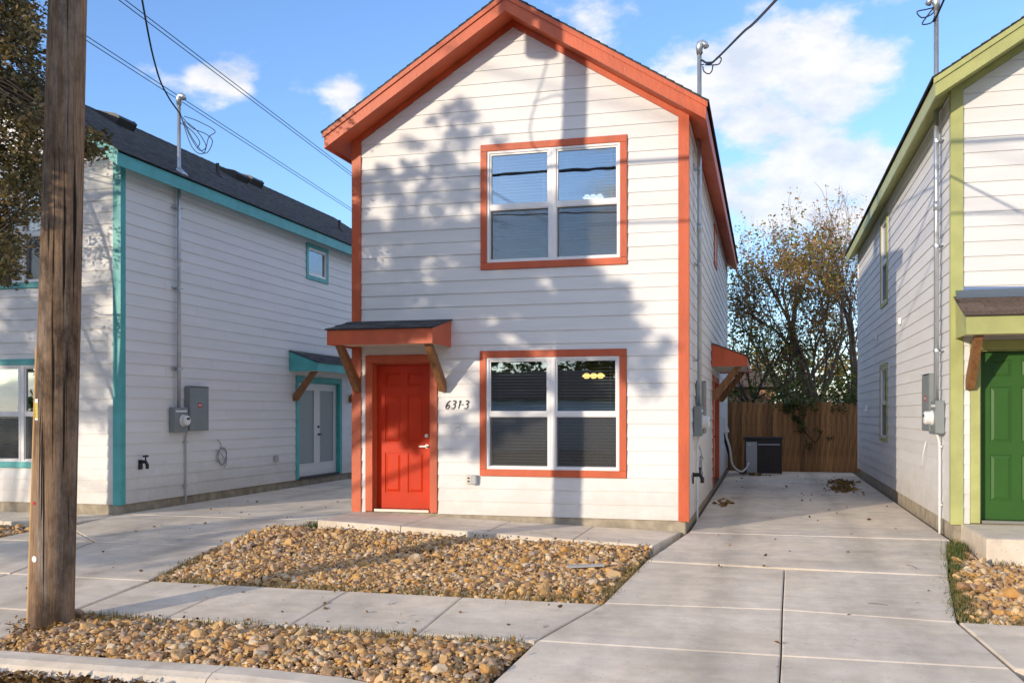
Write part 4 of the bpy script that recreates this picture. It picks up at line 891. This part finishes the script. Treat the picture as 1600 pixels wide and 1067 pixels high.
# ------------------------------------------------------------------ cables
def ray(x, y):
    a = (x-800)/FPX; b_ = (646-y)/FPX; return Vector((a*math.cos(TH)-math.sin(TH), math.cos(TH)+a*math.sin(TH), b_))
def at(x, y, Yp): r = ray(x, y); t = Yp/r.y; return Vector((r.x*t, Yp, CH+r.z*t))
def sagline(p, q, sag, n=24):
    p, q = Vector(p), Vector(q); return [p.lerp(q, k/n)-Vector((0,0,sag*4*(k/n)*(1-k/n))) for k in range(n+1)]
def cable(name, pts, r, label, cat='cable', group=None, m='black', n=6):
    b = MB(); b.tube(pts, r, n); o = b.build(name, m, smooth=True); return tag(o, label, cat, group)
cable('telecom_cable', [(-60,7.15,6.55),(-30,7.15,6.3)]+[tuple(v) for v in sagline((-6.0,6.95,6.22),(40,7.0,6.3),.12)], .028, 'thick black telecom cable strung along the street, mirrored in the upper window', 'cable')
cable('telecom_cable', [tuple(v) for v in sagline((-30,6.95,5.55),(-6,6.95,5.45),.1)]+[tuple(v) for v in sagline((-5.9,6.95,5.42),(40,7.0,5.2),.25)], .016, 'thinner lower telecom cable strung along the street, seen as a faint shadow line', 'cable')
lmast = Vector((-9.64+.12, 14.16, 6.42)); pt_ = Vector((pcx(8.6), PY_, 8.6))
q = at(236, 70, 12.2); c1 = catmull([pt_, at(222,0,11.2), at(245,110,13.0), at(262,150,13.6), lmast], 8)
cable('service_drop', c1, .014, 'black twisted service drop hanging from the pole to the turquoise-trimmed house mast')
b = MB()
hd = Vector((-9.47,14.16,6.66))
for pts in ([(282,180),(300,200),(322,210),(332,222),(320,240),(300,215),(288,190)], [(284,185),(298,215),(312,235),(322,228),(308,205),(290,190)], [(283,183),(300,230),(318,240),(326,215),(336,205),(310,190),(288,182)], [(282,192),(300,205),(312,222),(308,232)]):
    b.tube(catmull([at(px, py, 14.16+.05*k) for k, (px, py) in enumerate(pts)], 5), .007, 5)
tag(b.build('drip_loop', 'black', smooth=True), 'black looped conductors dangling beside the mast of the turquoise-trimmed house', 'cable')
mm_ = Vector((-.88,13.77,6.38)); q1 = at(1120,92,13.1); q2 = at(1213,0,9.0); q3 = q2+(q2-q1)*2.2+Vector((0,0,.2))
cable('service_drop', catmull([mm_, at(1108,100,13.5), q1, at(1160,52,11.0), q2, q3], 8), .014, 'black service drop reaching the middle house mast from the upper right')
b = MB()
for pts in ([(1098,82),(1092,90),(1094,101),(1100,101)], [(1101,98),(1114,97),(1121,90),(1127,92),(1124,100),(1116,102),(1101,102)], [(1098,104),(1100,112),(1107,116),(1112,112),(1114,103)]):
    b.tube(catmull([at(px, py, 13.75) for (px, py) in pts], 5), .009, 5)
tag(b.build('drip_loop', 'black', smooth=True), 'small tangle of black wires at the middle house mast', 'cable')
b = MB()
for pts in ([(1460,12),(1448,15),(1433,19),(1440,28),(1452,25),(1459,20)], [(1461,10),(1450,24),(1441,38),(1455,36),(1461,26)]):
    b.tube(catmull([at(px, py, 13.35) for (px, py) in pts], 5), .009, 5)
tag(b.build('drip_loop', 'black', smooth=True), 'black wire loops at the top of the mast of the green-trimmed house', 'cable')
cable('service_drop', catmull([Vector((2.1,13.37,6.45)), Vector((2.4,10,7.0)), q3], 8), .014, 'black service drop leading up from the mast of the green-trimmed house')
Wd = Vector((-1.65,16.5,0))
for k, (p0, lab) in enumerate(((Vector((-15.02,18.97,10)), 'lower-left overhead power line, upper conductor of its pair'), (Vector((-15.2,19.2,10)), 'lower-left overhead power line, lower conductor of its pair'), (Vector((-12.9,17.22,10)), 'upper overhead power line in the sky between the houses, top conductor'), (Vector((-13.05,17.4,10)), 'upper overhead power line in the sky between the houses, bottom conductor'))):
    cable('power_line', [tuple(p0+Wd*t) for t in (-2.2,-1,0,1,2,3,5,8)], .010, lab, 'power line', 'overhead power lines')
# drip loop near the pole that throws the round shadow on the gable
lp = catmull([(pcx(8)+.0,PY_-.2,9.2),(pcx(8)-.35,PY_-.15,8.4),(pcx(8)-.55,PY_-.1,7.5),(pcx(8)-.75,PY_-.1,6.7),(pcx(8)-.5,PY_-.1,6.35),(pcx(8)-.25,PY_-.1,6.7),(pcx(8)-.3,PY_-.1,7.15),(pcx(8)-.7,PY_-.1,7.1)], 8)
cable('jumper_loop', lp, .011, 'black jumper loop hanging off the transformer on the utility pole')

# ------------------------------------------------------------------ foliage
def leaves(centers, radii, n_per, size, tone_mu=.5, flat=.5):
    """rhombic leaves (two triangles, folded) gathered round centres"""
    C0 = np.repeat(centers, n_per, 0); r0 = np.repeat(radii, n_per); n = len(C0)
    d = rng.normal(size=(n,3)); d /= np.linalg.norm(d, axis=1)[:,None]; p = C0 + d*(r0*rng.uniform(.15,1,n)**.6)[:,None]
    a = rng.normal(size=(n,3)); a[:,2] *= flat; a /= np.linalg.norm(a, axis=1)[:,None]
    b = np.cross(a, rng.normal(size=(n,3))); b /= np.linalg.norm(b, axis=1)[:,None]; c_ = np.cross(a, b)
    s = size*np.exp(rng.normal(0,.25,n))[:,None]
    V = np.stack([p, p+a*s*.5+b*s*.28+c_*s*.08, p+a*s, p+a*s*.5-b*s*.28+c_*s*.08], 1).reshape(-1,3)
    k = np.arange(n)*4; F = np.stack([np.stack([k,k+1,k+2],1), np.stack([k,k+2,k+3],1)], 1).reshape(-1,3)
    tone = np.clip(np.repeat(rng.normal(0,.16,len(centers)), n_per)+rng.normal(tone_mu,.2,n), 0, 1)
    return V, F, np.repeat(tone, 4)
def grow(b, p, d, L, r, depth, tips, spread=.5, up=.12, nseg=3, kids=(2,3), shrink=.72, sides=5, rs=.62, rnd=random):
    pts = [p]; rs_ = [r]
    for i in range(nseg):
        d = (d + Vector((rnd.gauss(0,.13), rnd.gauss(0,.13), rnd.gauss(0,.08)+up*.3))).normalized(); p = p+d*L/nseg; pts.append(p); rs_.append(r*(1-(1-rs)*(i+1)/nseg))
    b.tube(pts, rs_, max(3, sides), cap=False); tips.append((depth, p, d))
    if depth <= 0: return
    for k in range(rnd.randint(*kids)):
        j = rnd.randint(1, nseg); q = pts[j] if k else pts[-1]
        a = rnd.uniform(0, 6.283); o = d.orthogonal().normalized(); o = Matrix.Rotation(a, 3, d) @ o
        s_ = rnd.uniform(.6,1.3)*spread if k else spread*.5
        nd = (d*math.cos(s_)+o*math.sin(s_)+Vector((0,0,up))).normalized()
        grow(b, q, nd, L*shrink*rnd.uniform(.8,1.15), rs_[j]*(.9 if not k else .65), depth-1, tips, spread, up, nseg, kids, shrink, max(3, sides-1), rs, rnd)
def tree(name, base, H, label, cat='tree', seed=1, lean=(0,0), depth=6, r=.14, leafm='green_leaf', n_per=10, lsize=.07, lr=.3, spread=.5, barkm='bark', frac=1., mindepth=2, group=None, trunk=.28, kids=(2,3), up=.12, tmu=.5, extra=None):
    rd = random.Random(seed); root = empty(name, base, label, cat, group); b = MB(); tips = []
    grow(b, Vector(base)-Vector((0,0,.2)), Vector((lean[0],lean[1],1)).normalized(), H*trunk, r, depth, tips, spread, up, 3, kids, .76, 7, .62, rd)
    b.build('trunk', barkm, root, smooth=True, recalc=False)
    cs = [t[1] for t in tips if t[0] <= mindepth and rd.random() < frac]
    if extra: cs = [Vector(e) for e in extra]+cs
    if cs:
        cc = np.array([tuple(c_) for c_ in cs]); V, F, tn = leaves(cc, np.full(len(cc), lr), n_per, lsize, tmu)
        np_mesh('crown', V, F, leafm, root, tn)
    return root, tips
# oak whose twigs hang into the picture at the upper left: crown clusters where the photo shows leaves
def custom_tree(name, base, clusters, radii, n_per, lsize, label, leafm, seed, r=.2, tmu=.5, fork=2.0):
    rd = random.Random(seed); root = empty(name, base, label, 'tree'); b = MB(); base = Vector(base)
    f0 = base+Vector((0,0,fork)); b.tube([base-Vector((0,0,.2)), base+Vector((.03,.02,fork*.5)), f0], [r*1.25, r, r*.85], 10)
    cc = [Vector(c_) for c_ in clusters]
    ctr = sum(cc, Vector())/len(cc); anchors = []
    # main limbs to k anchor points, then twigs to each cluster from the nearest limb point
    pick = cc[::max(1, len(cc)//14)]
    for a in pick:
        mid = f0.lerp(a, .45)+Vector((rd.gauss(0,.2), rd.gauss(0,.2), .25)); P = catmull([f0, mid, a], 5); R0 = [r*.5*(1-.8*i/(len(P)-1)) for i in range(len(P))]; b.tube(P, [min(v_, .028) for v_ in R0], 6, cap=False); anchors += list(zip(P[3:], R0[3:]))
    for c_ in cc:
        q, rq = min(anchors, key=lambda t: (t[0]-c_).length); m1 = q.lerp(c_, .5)+Vector((rd.gauss(0,.05), rd.gauss(0,.05), rd.gauss(0,.05)))
        b.tube([q, m1, c_], [min(.018,rq), .009, .004], 4, cap=False)
    b.build('trunk', 'bark_d', root, smooth=True, recalc=False)
    V, F, tn = leaves(np.array([tuple(c_) for c_ in cc]), np.array(radii), n_per, lsize, tmu); np_mesh('crown', V, F, leafm, root, tn); return root
rd = random.Random(3); cl_ = []; rr_ = []
for k in range(1000):
    px = rd.uniform(-160, 84); py = rd.uniform(-150, 440)
    lim = 66 if py < 130 else (84 if py < 330 else 62-(py-330)*.35)
    if px > lim-6: continue
    if 330 < py and px > 28 and rd.random() < .6: continue
    Yp = rd.uniform(8.9, 10.4); cl_.append(at(px, py, Yp)); rr_.append(rd.uniform(.10,.22))
for k in range(16): cl_.append(at(rd.uniform(120,166), rd.uniform(195,245), rd.uniform(9.3,9.8))); rr_.append(.10)
for k in range(120): cl_.append(Vector((rd.uniform(-13.5,-9.6), rd.uniform(8.2,11.0), rd.uniform(3.4,8.2)))); rr_.append(.25)
custom_tree('oak_tree', (-11.6, 9.6, zg(9.6)), cl_, rr_, 48, .062, 'oak with small olive-brown leaves reaching in at the upper left corner behind the pole', 'oak_leaf', 5, .19, .52, 2.6)
# street oak outside the frame on the left: its shade dapples the middle house
def back(px, py, t):     # a point t metres up-sun of what is seen at (px,py) on the front wall
    p = at(px, py, Y0); return p-Vector((math.tan(SUN_AZ)*t, t, -math.tan(SUN_EL)/math.cos(SUN_AZ)*t))
cl_ = []; rr_ = []; rd = random.Random(11)
shade = [(735,160,14,3),(700,175,16,3),(690,205,22,7),(650,220,18,4),(745,190,14,3),(725,225,24,7),(665,250,22,6),(770,215,12,2),(640,265,20,5),(590,250,22,4),(700,265,22,6),(585,285,16,4),(740,265,16,4)]
for (x, y, r_, n_) in shade:
    for k in range((n_+1)//2): cl_.append(back(x+rd.gauss(0,r_*.7), y+rd.gauss(0,r_*.6), rd.uniform(8.5,11.5))); rr_.append(.085)
holes = [(603,338,19),(600,398,24),(572,398,16),(705,425,14),(797,447,16),(858,440,17),(872,458,16),(590,300,14),(650,330,9),(745,345,8),(620,430,12),(680,400,9),(730,520,9),(650,480,8),(765,512,16),(795,528,17),(820,545,10),(620,232,14),(680,297,9),(700,330,8),(585,575,10),(735,560,8)]
for k in range(1500):
    x = rd.uniform(545, 985); y = rd.uniform(272, 600)
    if x > 905 and not (445 < y < 560 and x < 1035): continue
    if x > 760 and y < 300: continue
    if y > 560 and x > 700: continue
    if y < 345 and rd.random() < .6: continue
    if rd.random() < (.34 if x < 700 else .22): continue
    if any((x-a)**2+(y-b_)**2 < c_*c_*1.1 for a, b_, c_ in holes): continue
    cl_.append(back(x, y, rd.uniform(8.5,12.5))); rr_.append(.12)
for (x, y, r_, n_) in [(945,470,26,9),(985,520,26,9),(1005,560,22,8),(960,540,26,10),(925,440,12,4),(1010,600,14,4),(1040,540,8,2),(635,640,26,12),(640,610,26,10),(600,600,20,6),(655,660,18,5),(720,665,10,3),(700,690,18,5),(735,690,16,4),(745,710,12,3),(590,660,8,2),(985,580,12,3),(780,610,30,8),(850,600,30,8),(615,590,22,14),(655,590,22,14),(605,640,20,10),(665,640,16,10),(640,685,18,8),(600,565,20,8),(650,560,20,8),(760,620,14,6),(760,680,18,4),(800,640,30,6)]:
    for k in range(n_): cl_.append(back(x+rd.gauss(0,r_*.6), y+rd.gauss(0,r_*.6), rd.uniform(10.5,13.5))); rr_.append(.11)
custom_tree('oak_tree', (-15.2, .4, -.7), cl_, rr_, 44, .085, 'large street oak standing outside the picture on the left, dappling the middle house with shade', 'oak_leaf', 6, .24, .5, 3.0)
# smaller oak shading pole top and turquoise house
cl_ = []; rr_ = []
def bk(x, y, z, t): return Vector((x-math.tan(SUN_AZ)*t, y-t, z+math.tan(SUN_EL)/math.cos(SUN_AZ)*t))
for k in range(150):
    z = rd.uniform(2.7, 6.3); 
    if rd.random() < (.6 if z < 3.6 else .2): continue
    if (z % 1.3) < .3: continue
    cl_.append(bk(-6.03+.02*z+rd.gauss(0,.07), 7.1, z, rd.uniform(2.0,4.0))); rr_.append(.07)
for k in range(1300):
    x = rd.uniform(-14.5,-9.75); z = rd.uniform(.3,5.4)
    if z < 1.1 or (x > -10.4 and rd.random() < .25): continue
    cl_.append(bk(x, Y0, z, rd.uniform(12.5,16))); rr_.append(.17)
for k in range(60): cl_.append(bk(rd.uniform(-8.5,-6.8), rd.uniform(9,12), -.2, rd.uniform(10,16))); rr_.append(.14)
custom_tree('oak_tree', (-20.5, -1.5, -.7), cl_, rr_, 26, .085, 'oak farther down the street outside the picture, shading the turquoise-trimmed house', 'oak_leaf', 8, .22, .5, 2.6)

# trees behind the fence
tree('autumn_tree', (1.9,30.2,-.2), 9.6, 'tall half-bare tree with forked grey trunk and yellowing leaves right behind the fence', seed=12, depth=7, r=.17, leafm='autumn_leaf', n_per=5, lsize=.10, lr=.22, frac=.42, mindepth=3, trunk=.27, lean=(-.03,0), kids=(2,4), spread=.47, up=.16, tmu=.45)
tree('bare_tree', (2.6,33.0,-.2), 9.2, 'bare tree with reddish fine twigs above the green-trimmed roof edge', seed=22, depth=7, r=.15, leafm='autumn_leaf', n_per=2, lsize=.09, lr=.2, frac=.3, mindepth=1, trunk=.27, spread=.45, up=.14, kids=(2,4), tmu=.8)
tree('bare_tree', (.1,31.0,-.2), 7.2, 'slender bare tree with upright switches next to the middle house', seed=35, depth=6, r=.09, leafm='green_leaf', n_per=4, lsize=.09, lr=.2, frac=.25, mindepth=2, barkm='bark_d', trunk=.32, spread=.33, up=.25, kids=(2,3))
tree('leafy_tree', (-.7,29.6,-.2), 5.6, 'dark leaning tree just clear of the middle house corner', seed=41, depth=6, r=.10, leafm='green_leaf', n_per=7, lsize=.10, lr=.28, frac=.45, mindepth=2, barkm='bark_d', trunk=.3, lean=(.08,0))
tree('leafy_tree', (2.7,31.8,-.2), 6.0, 'green leafy tree low behind the right end of the fence', seed=52, depth=6, r=.11, leafm='green_leaf', n_per=9, lsize=.10, lr=.32, frac=.6, mindepth=2, trunk=.24, tmu=.68)
tree('leafy_tree', (1.0,33.5,-.2), 5.2, 'green leafy tree behind the forked grey trunk', seed=63, depth=6, r=.11, leafm='green_leaf', n_per=9, lsize=.10, lr=.32, frac=.6, mindepth=2, trunk=.24, tmu=.68)
tree('bare_tree', (.9,37,-.2), 8.2, 'farther tree with tan dry foliage seen through the bare branches', seed=74, depth=6, r=.13, leafm='autumn_leaf', n_per=6, lsize=.11, lr=.35, frac=.6, mindepth=2, trunk=.26, tmu=.6)
tree('bare_tree', (4.2,38,-.2), 8.5, 'farther rust-brown tree beyond the green-trimmed house eave', seed=85, depth=6, r=.13, leafm='autumn_leaf', n_per=6, lsize=.11, lr=.35, frac=.6, mindepth=2, trunk=.26, tmu=.75)
tree('bare_tree', (-1.2,38,-.2), 7.5, 'farther brown tree mostly hidden behind the middle house', seed=96, depth=6, r=.13, leafm='autumn_leaf', n_per=10, lsize=.11, lr=.35, frac=.6, mindepth=2, trunk=.26, tmu=.5)
cc = np.array([(rd.uniform(-2,5), rd.uniform(28,31), rd.uniform(0,2.3)) for k in range(330)]); V, F, tn = leaves(cc, np.full(len(cc),.3), 34, .10, .5)
tag(np_mesh('undergrowth', V, F, 'green_leaf', None, tn), 'tangle of green undergrowth rising above the fence top', 'undergrowth', kind='stuff')
cc = np.array([(rd.uniform(-6,9), rd.uniform(44,47), rd.uniform(0,4.2)) for k in range(500)]); V, F, tn = leaves(cc, np.full(len(cc),.6), 26, .2, .5)
tag(np_mesh('far_thicket', V, F, 'autumn_leaf', None, tn), 'distant brown thicket closing the view behind the trees', 'thicket', kind='stuff')
# vine on the fence
b = MB(); vs_ = []
for (px, py) in [(1232,632),(1240,648),(1250,655),(1255,668),(1262,680),(1275,690),(1285,672),(1270,645),(1245,628),(1225,628),(1300,630),(1320,628),(1338,630),(1262,700),(1290,690)]:
    vs_.append(at(px, py, 26.6))
vn = empty('vine', (.9,26.6,1.5), 'dark ivy trailing over the middle of the wooden fence', 'vine')
b = MB(); b.tube(catmull(vs_[:7],4), .012, 4); b.build('stem', 'bark_d', vn)
cc = np.array([tuple(v+Vector((rd.gauss(0,.1),-.03,rd.gauss(0,.08)))) for v in vs_[:3]*5+vs_[3:]+[at(1240+rd.gauss(0,14),634,26.65) for _ in range(14)]+[at(1330+rd.gauss(0,14),629,26.7) for _ in range(8)]]); V, F, tn = leaves(cc, np.full(len(cc),.11), 26, .06, .25); np_mesh('leaves', V, F, 'green_leaf', vn, tn)
# neighbour's building behind the fence
nb_ = empty('neighbour_building', (-1.5,36,-.15), 'low tan brick building with dark roof glimpsed through the trees over the fence', 'building')
MB().box(-5,.3,36,41,-.15,2.5).build('wall', 'brick', nb_)
MB().hexa([(-5.4,35.6,2.35),(.8,35.6,2.35),(.8,41.4,2.35),(-5.4,41.4,2.35),(-4.4,37.5,3.1),(-.6,37.5,3.1),(-.6,39.5,3.1),(-4.4,39.5,3.1)]).build('roof', 'shingle_b', nb_)
MB().box(.6,6,40,40.1,-.15,2.3).build('white_panel_wall', 'label_white', nb_)
# dead leaves on the driveway
def litter(pts, n, sx, sy, label, name='leaf_pile'):
    P = []
    for (x, y) in pts:
        for k in range(n):
            u, v = rd.gauss(0,1), rd.gauss(0,1); h = .035*math.exp(-(u*u+v*v)*.5); P.append((x+u*sx, y+v*sy, zg(y)+.012+rd.uniform(0,h)))
    V, F, tn = leaves(np.array(P), np.full(len(P),.012), 1, .085, .5, .25)
    return tag(np_mesh(name, V, F, 'dry_leaf', None, tn), label, 'leaves', kind='stuff')
litter([(1.50,20.6),(1.62,22.4)], 260, .13, .42, 'heap of brown fallen leaves lying on the shaded driveway by the green-trimmed house')
litter([(-.25,24.7)], 60, .16, .12, 'brown leaves gathered at the foot of the air conditioner')
litter([(-.7,16.6),(-.72,17.1)], 25, .06, .2, 'few brown leaves at the step of the middle house side door')
sb_ = MB(); sb_.hexa([(-2.02,9.93,-.235),(-1.66,10.08,-.225),(-1.69,10.15,-.222),(-2.05,10.01,-.232),(-2.02,9.93,-.215),(-1.66,10.08,-.205),(-1.69,10.15,-.202),(-2.05,10.01,-.212)])
tag(sb_.build('scrap_board', 'acgrey'), 'short grey scrap board lying on the front gravel', 'board')
b = MB()
for k in range(26):
    x, y = rd.choice([(rd.uniform(-.6,1.6), rd.uniform(8.9,22)), (rd.uniform(-5.8,-2.2), rd.uniform(9,11.2)), (rd.uniform(-5.6,-2.4), rd.uniform(6.7,7.4))]); a = rd.uniform(0,3.14); l_ = rd.uniform(.05,.16); z = zg(y)+(.012 if x > -1.2 else .06)
    b.tube([(x-l_*math.cos(a),y-l_*math.sin(a),z),(x+rd.gauss(0,.01),y+rd.gauss(0,.01),z+.006),(x+l_*math.cos(a),y+l_*math.sin(a),z)], .003, 4)
tag(b.build('twigs', 'bark'), 'thin fallen twigs scattered on the driveway and gravel', 'twigs', kind='stuff')
# scattered single leaves & twigs
P = [(rd.uniform(-.8,2.0), rd.uniform(7,25), 0) for k in range(70)]+[(rd.uniform(-9,-6.5), rd.uniform(8,16), 0) for k in range(40)]+[(rd.uniform(-6,-1.6), rd.uniform(7.6,8.7), 0) for k in range(22)]
P = np.array([(x, y, zg(y)+.014) for x, y, _ in P]); V, F, tn = leaves(P, np.full(len(P),.006), 1, .05, .2, .15)
tag(np_mesh('scattered_leaves', V, F, 'dry_leaf', None, tn), 'scattered small dead leaves on the driveways and sidewalk', 'leaves', kind='stuff')
P = []
for poly, n_, zf_ in ((FB, 900, zfb), (SB, 500, None), (RB, 500, None)):
    q = np.array(poly); lo, hi = q.min(0), q.max(0); x = rng.uniform(lo[0], hi[0], n_*2); y = rng.uniform(lo[1], hi[1], n_*2); k = inpoly(x, y, poly); x, y = x[k], y[k]
    ed = edge_dist(x, y, poly); k = (ed < rng.exponential(.35, len(x))); x, y = x[k], y[k]
    for a, b_ in zip(x, y): P.append((a, b_, (zgv(b_) if zf_ is None else zf_(a, b_))+rd.uniform(.0,.05)))
for k in range(160): a = rd.uniform(0, 6.28); q = .2+abs(rd.gauss(0,.12)); P.append((PX_+q*math.cos(a), PY_+q*math.sin(a), zg(PY_)+rd.uniform(0,.05)))
V, F, tn = leaves(np.array(P, dtype=float), np.full(len(P),.012), 1, .042, .45, .35)
tag(np_mesh('leaf_litter', V, F, 'dry_leaf', None, tn), 'small dead leaves and straw caught among the gravel beds', 'leaves', kind='stuff')
# leaf litter in the gutter
P = []
for k in range(1500): x = rd.uniform(-6.2,-4.1); P.append((x, 6.03-abs(rd.gauss(0,.13)), -.62+rd.uniform(0,.075)))
V, F, tn = leaves(np.array(P), np.full(len(P),.02), 1, .05, .3, .3); tag(np_mesh('gutter_litter', V, F, 'dry_leaf', None, tn), 'brown leaf litter piled in the gutter below the kerb', 'leaves', kind='stuff')
def grass(segs_, n, h, m, label, wd=.05, name='grass'):
    V = []; F = []; tn = []; nb = 0
    for (a, b_) in segs_:
        L_ = math.hypot(b_[0]-a[0], b_[1]-a[1]); nn = int(n*L_)
        for k in range(nn):
            t = rd.random(); clump = .5+.5*math.sin(t*L_*9+a[0]*7)*math.sin(t*L_*4+3)
            if rd.random() > .35+.65*clump: continue
            x = a[0]+(b_[0]-a[0])*t+rd.gauss(0,wd); y = a[1]+(b_[1]-a[1])*t+rd.gauss(0,wd); z = zg(y)-.02; hh = h*rd.uniform(.4,1.2)*(.6+.5*clump)
            an = rd.uniform(0,6.28); le = rd.uniform(.1,.9)*hh; w_ = .0035; dx, dy = math.cos(an), math.sin(an)
            V += [(x-dy*w_,y+dx*w_,z),(x+dy*w_,y-dx*w_,z),(x+dx*le*.4+dy*w_*.7,y+dy*le*.4-dx*w_*.7,z+hh*.65),(x+dx*le*.4-dy*w_*.7,y+dy*le*.4+dx*w_*.7,z+hh*.65),(x+dx*le,y+dy*le,z+hh)]
            F += [(nb,nb+1,nb+2),(nb,nb+2,nb+3),(nb+3,nb+2,nb+4)]; nb += 5; tn += [rd.random()]*5
    return tag(np_mesh(name, np.array(V), np.array(F), m, None, np.array(tn)), label, 'grass', kind='stuff')
grass([((1.66,8.85),(1.9,10.6)),((1.7,8.9),(1.75,9.6))], 900, .06, 'dry_grass', 'dry grass mixed into the weeds beside the right-hand gravel bed', .07)
grass([((-6.42,11.5),(-5.75,11.62)),((-6.40,11.7),(-5.9,12.3)),((-6.5,11.1),(-6.3,11.6))], 900, .14, 'green_grass', 'tuft of green grass at the left end of the middle house walkway')
grass([((-6.25,8.82),(-1.5,8.86)),((-1.5,8.9),(-1.36,10.8)),((-5.7,11.5),(-1.4,11.25)),((-6.5,10.6),(-6.3,9))], 520, .06, 'dry_grass', 'dry straw-coloured grass fringing the front gravel bed')
grass([((-2.4,10.3),(-1.45,11.1)),((-2.6,9.0),(-1.5,9.2))], 700, .07, 'dry_grass', 'dry grass patch in the right corner of the front gravel bed', .16)
grass([((-6.2,7.47),(-1.9,7.45)),((-5.9,7.3),(-5.2,7.42))], 420, .07, 'dry_grass', 'dry grass along the sidewalk edge of the roadside gravel')
grass([((1.63,8.85),(1.86,10.6)),((1.86,10.6),(2.16,12.2)),((1.63,8.85),(2.4,8.86))], 620, .06, 'green_grass', 'green weeds along the left edge of the right-hand gravel bed')
grass([((2.0,11.4),(2.2,12.4))], 1100, .13, 'green_grass', 'leafy weed clump at the corner of the green-trimmed house porch')
grass([((1.6,8.8),(5,8.82)),((2.3,11.3),(4,11.32))], 350, .07, 'dry_grass', 'dry grass around the right-hand gravel bed')
# across the street: things the window panes mirror
cc = np.array([(rd.uniform(-60,60), rd.uniform(-46,-42), rd.uniform(-.5,9.6)) for k in range(2300)]); V, F, tn = leaves(cc, np.full(len(cc),1.1), 32, .55, .3)
tag(np_mesh('street_trees', V, F, 'green_leaf', None, tn), 'mass of trees across the street behind the camera, mirrored in the window panes', 'trees', kind='stuff')
nb2 = empty('house', (-16,-30,-.7), 'low white house across the street behind the camera, mirrored in the lower window', 'house')
MB().box(-22,-8,-36,-28,-.75,2.2).build('wall', 'siding', nb2); MB().hexa([(-22.6,-36.6,2.2),(-7.4,-36.6,2.2),(-7.4,-27.4,2.2),(-22.6,-27.4,2.2),(-20,-32.2,4.0),(-10,-32.2,4.0),(-10,-31.8,4.0),(-20,-31.8,4.0)]).build('roof', 'shingle_b', nb2)
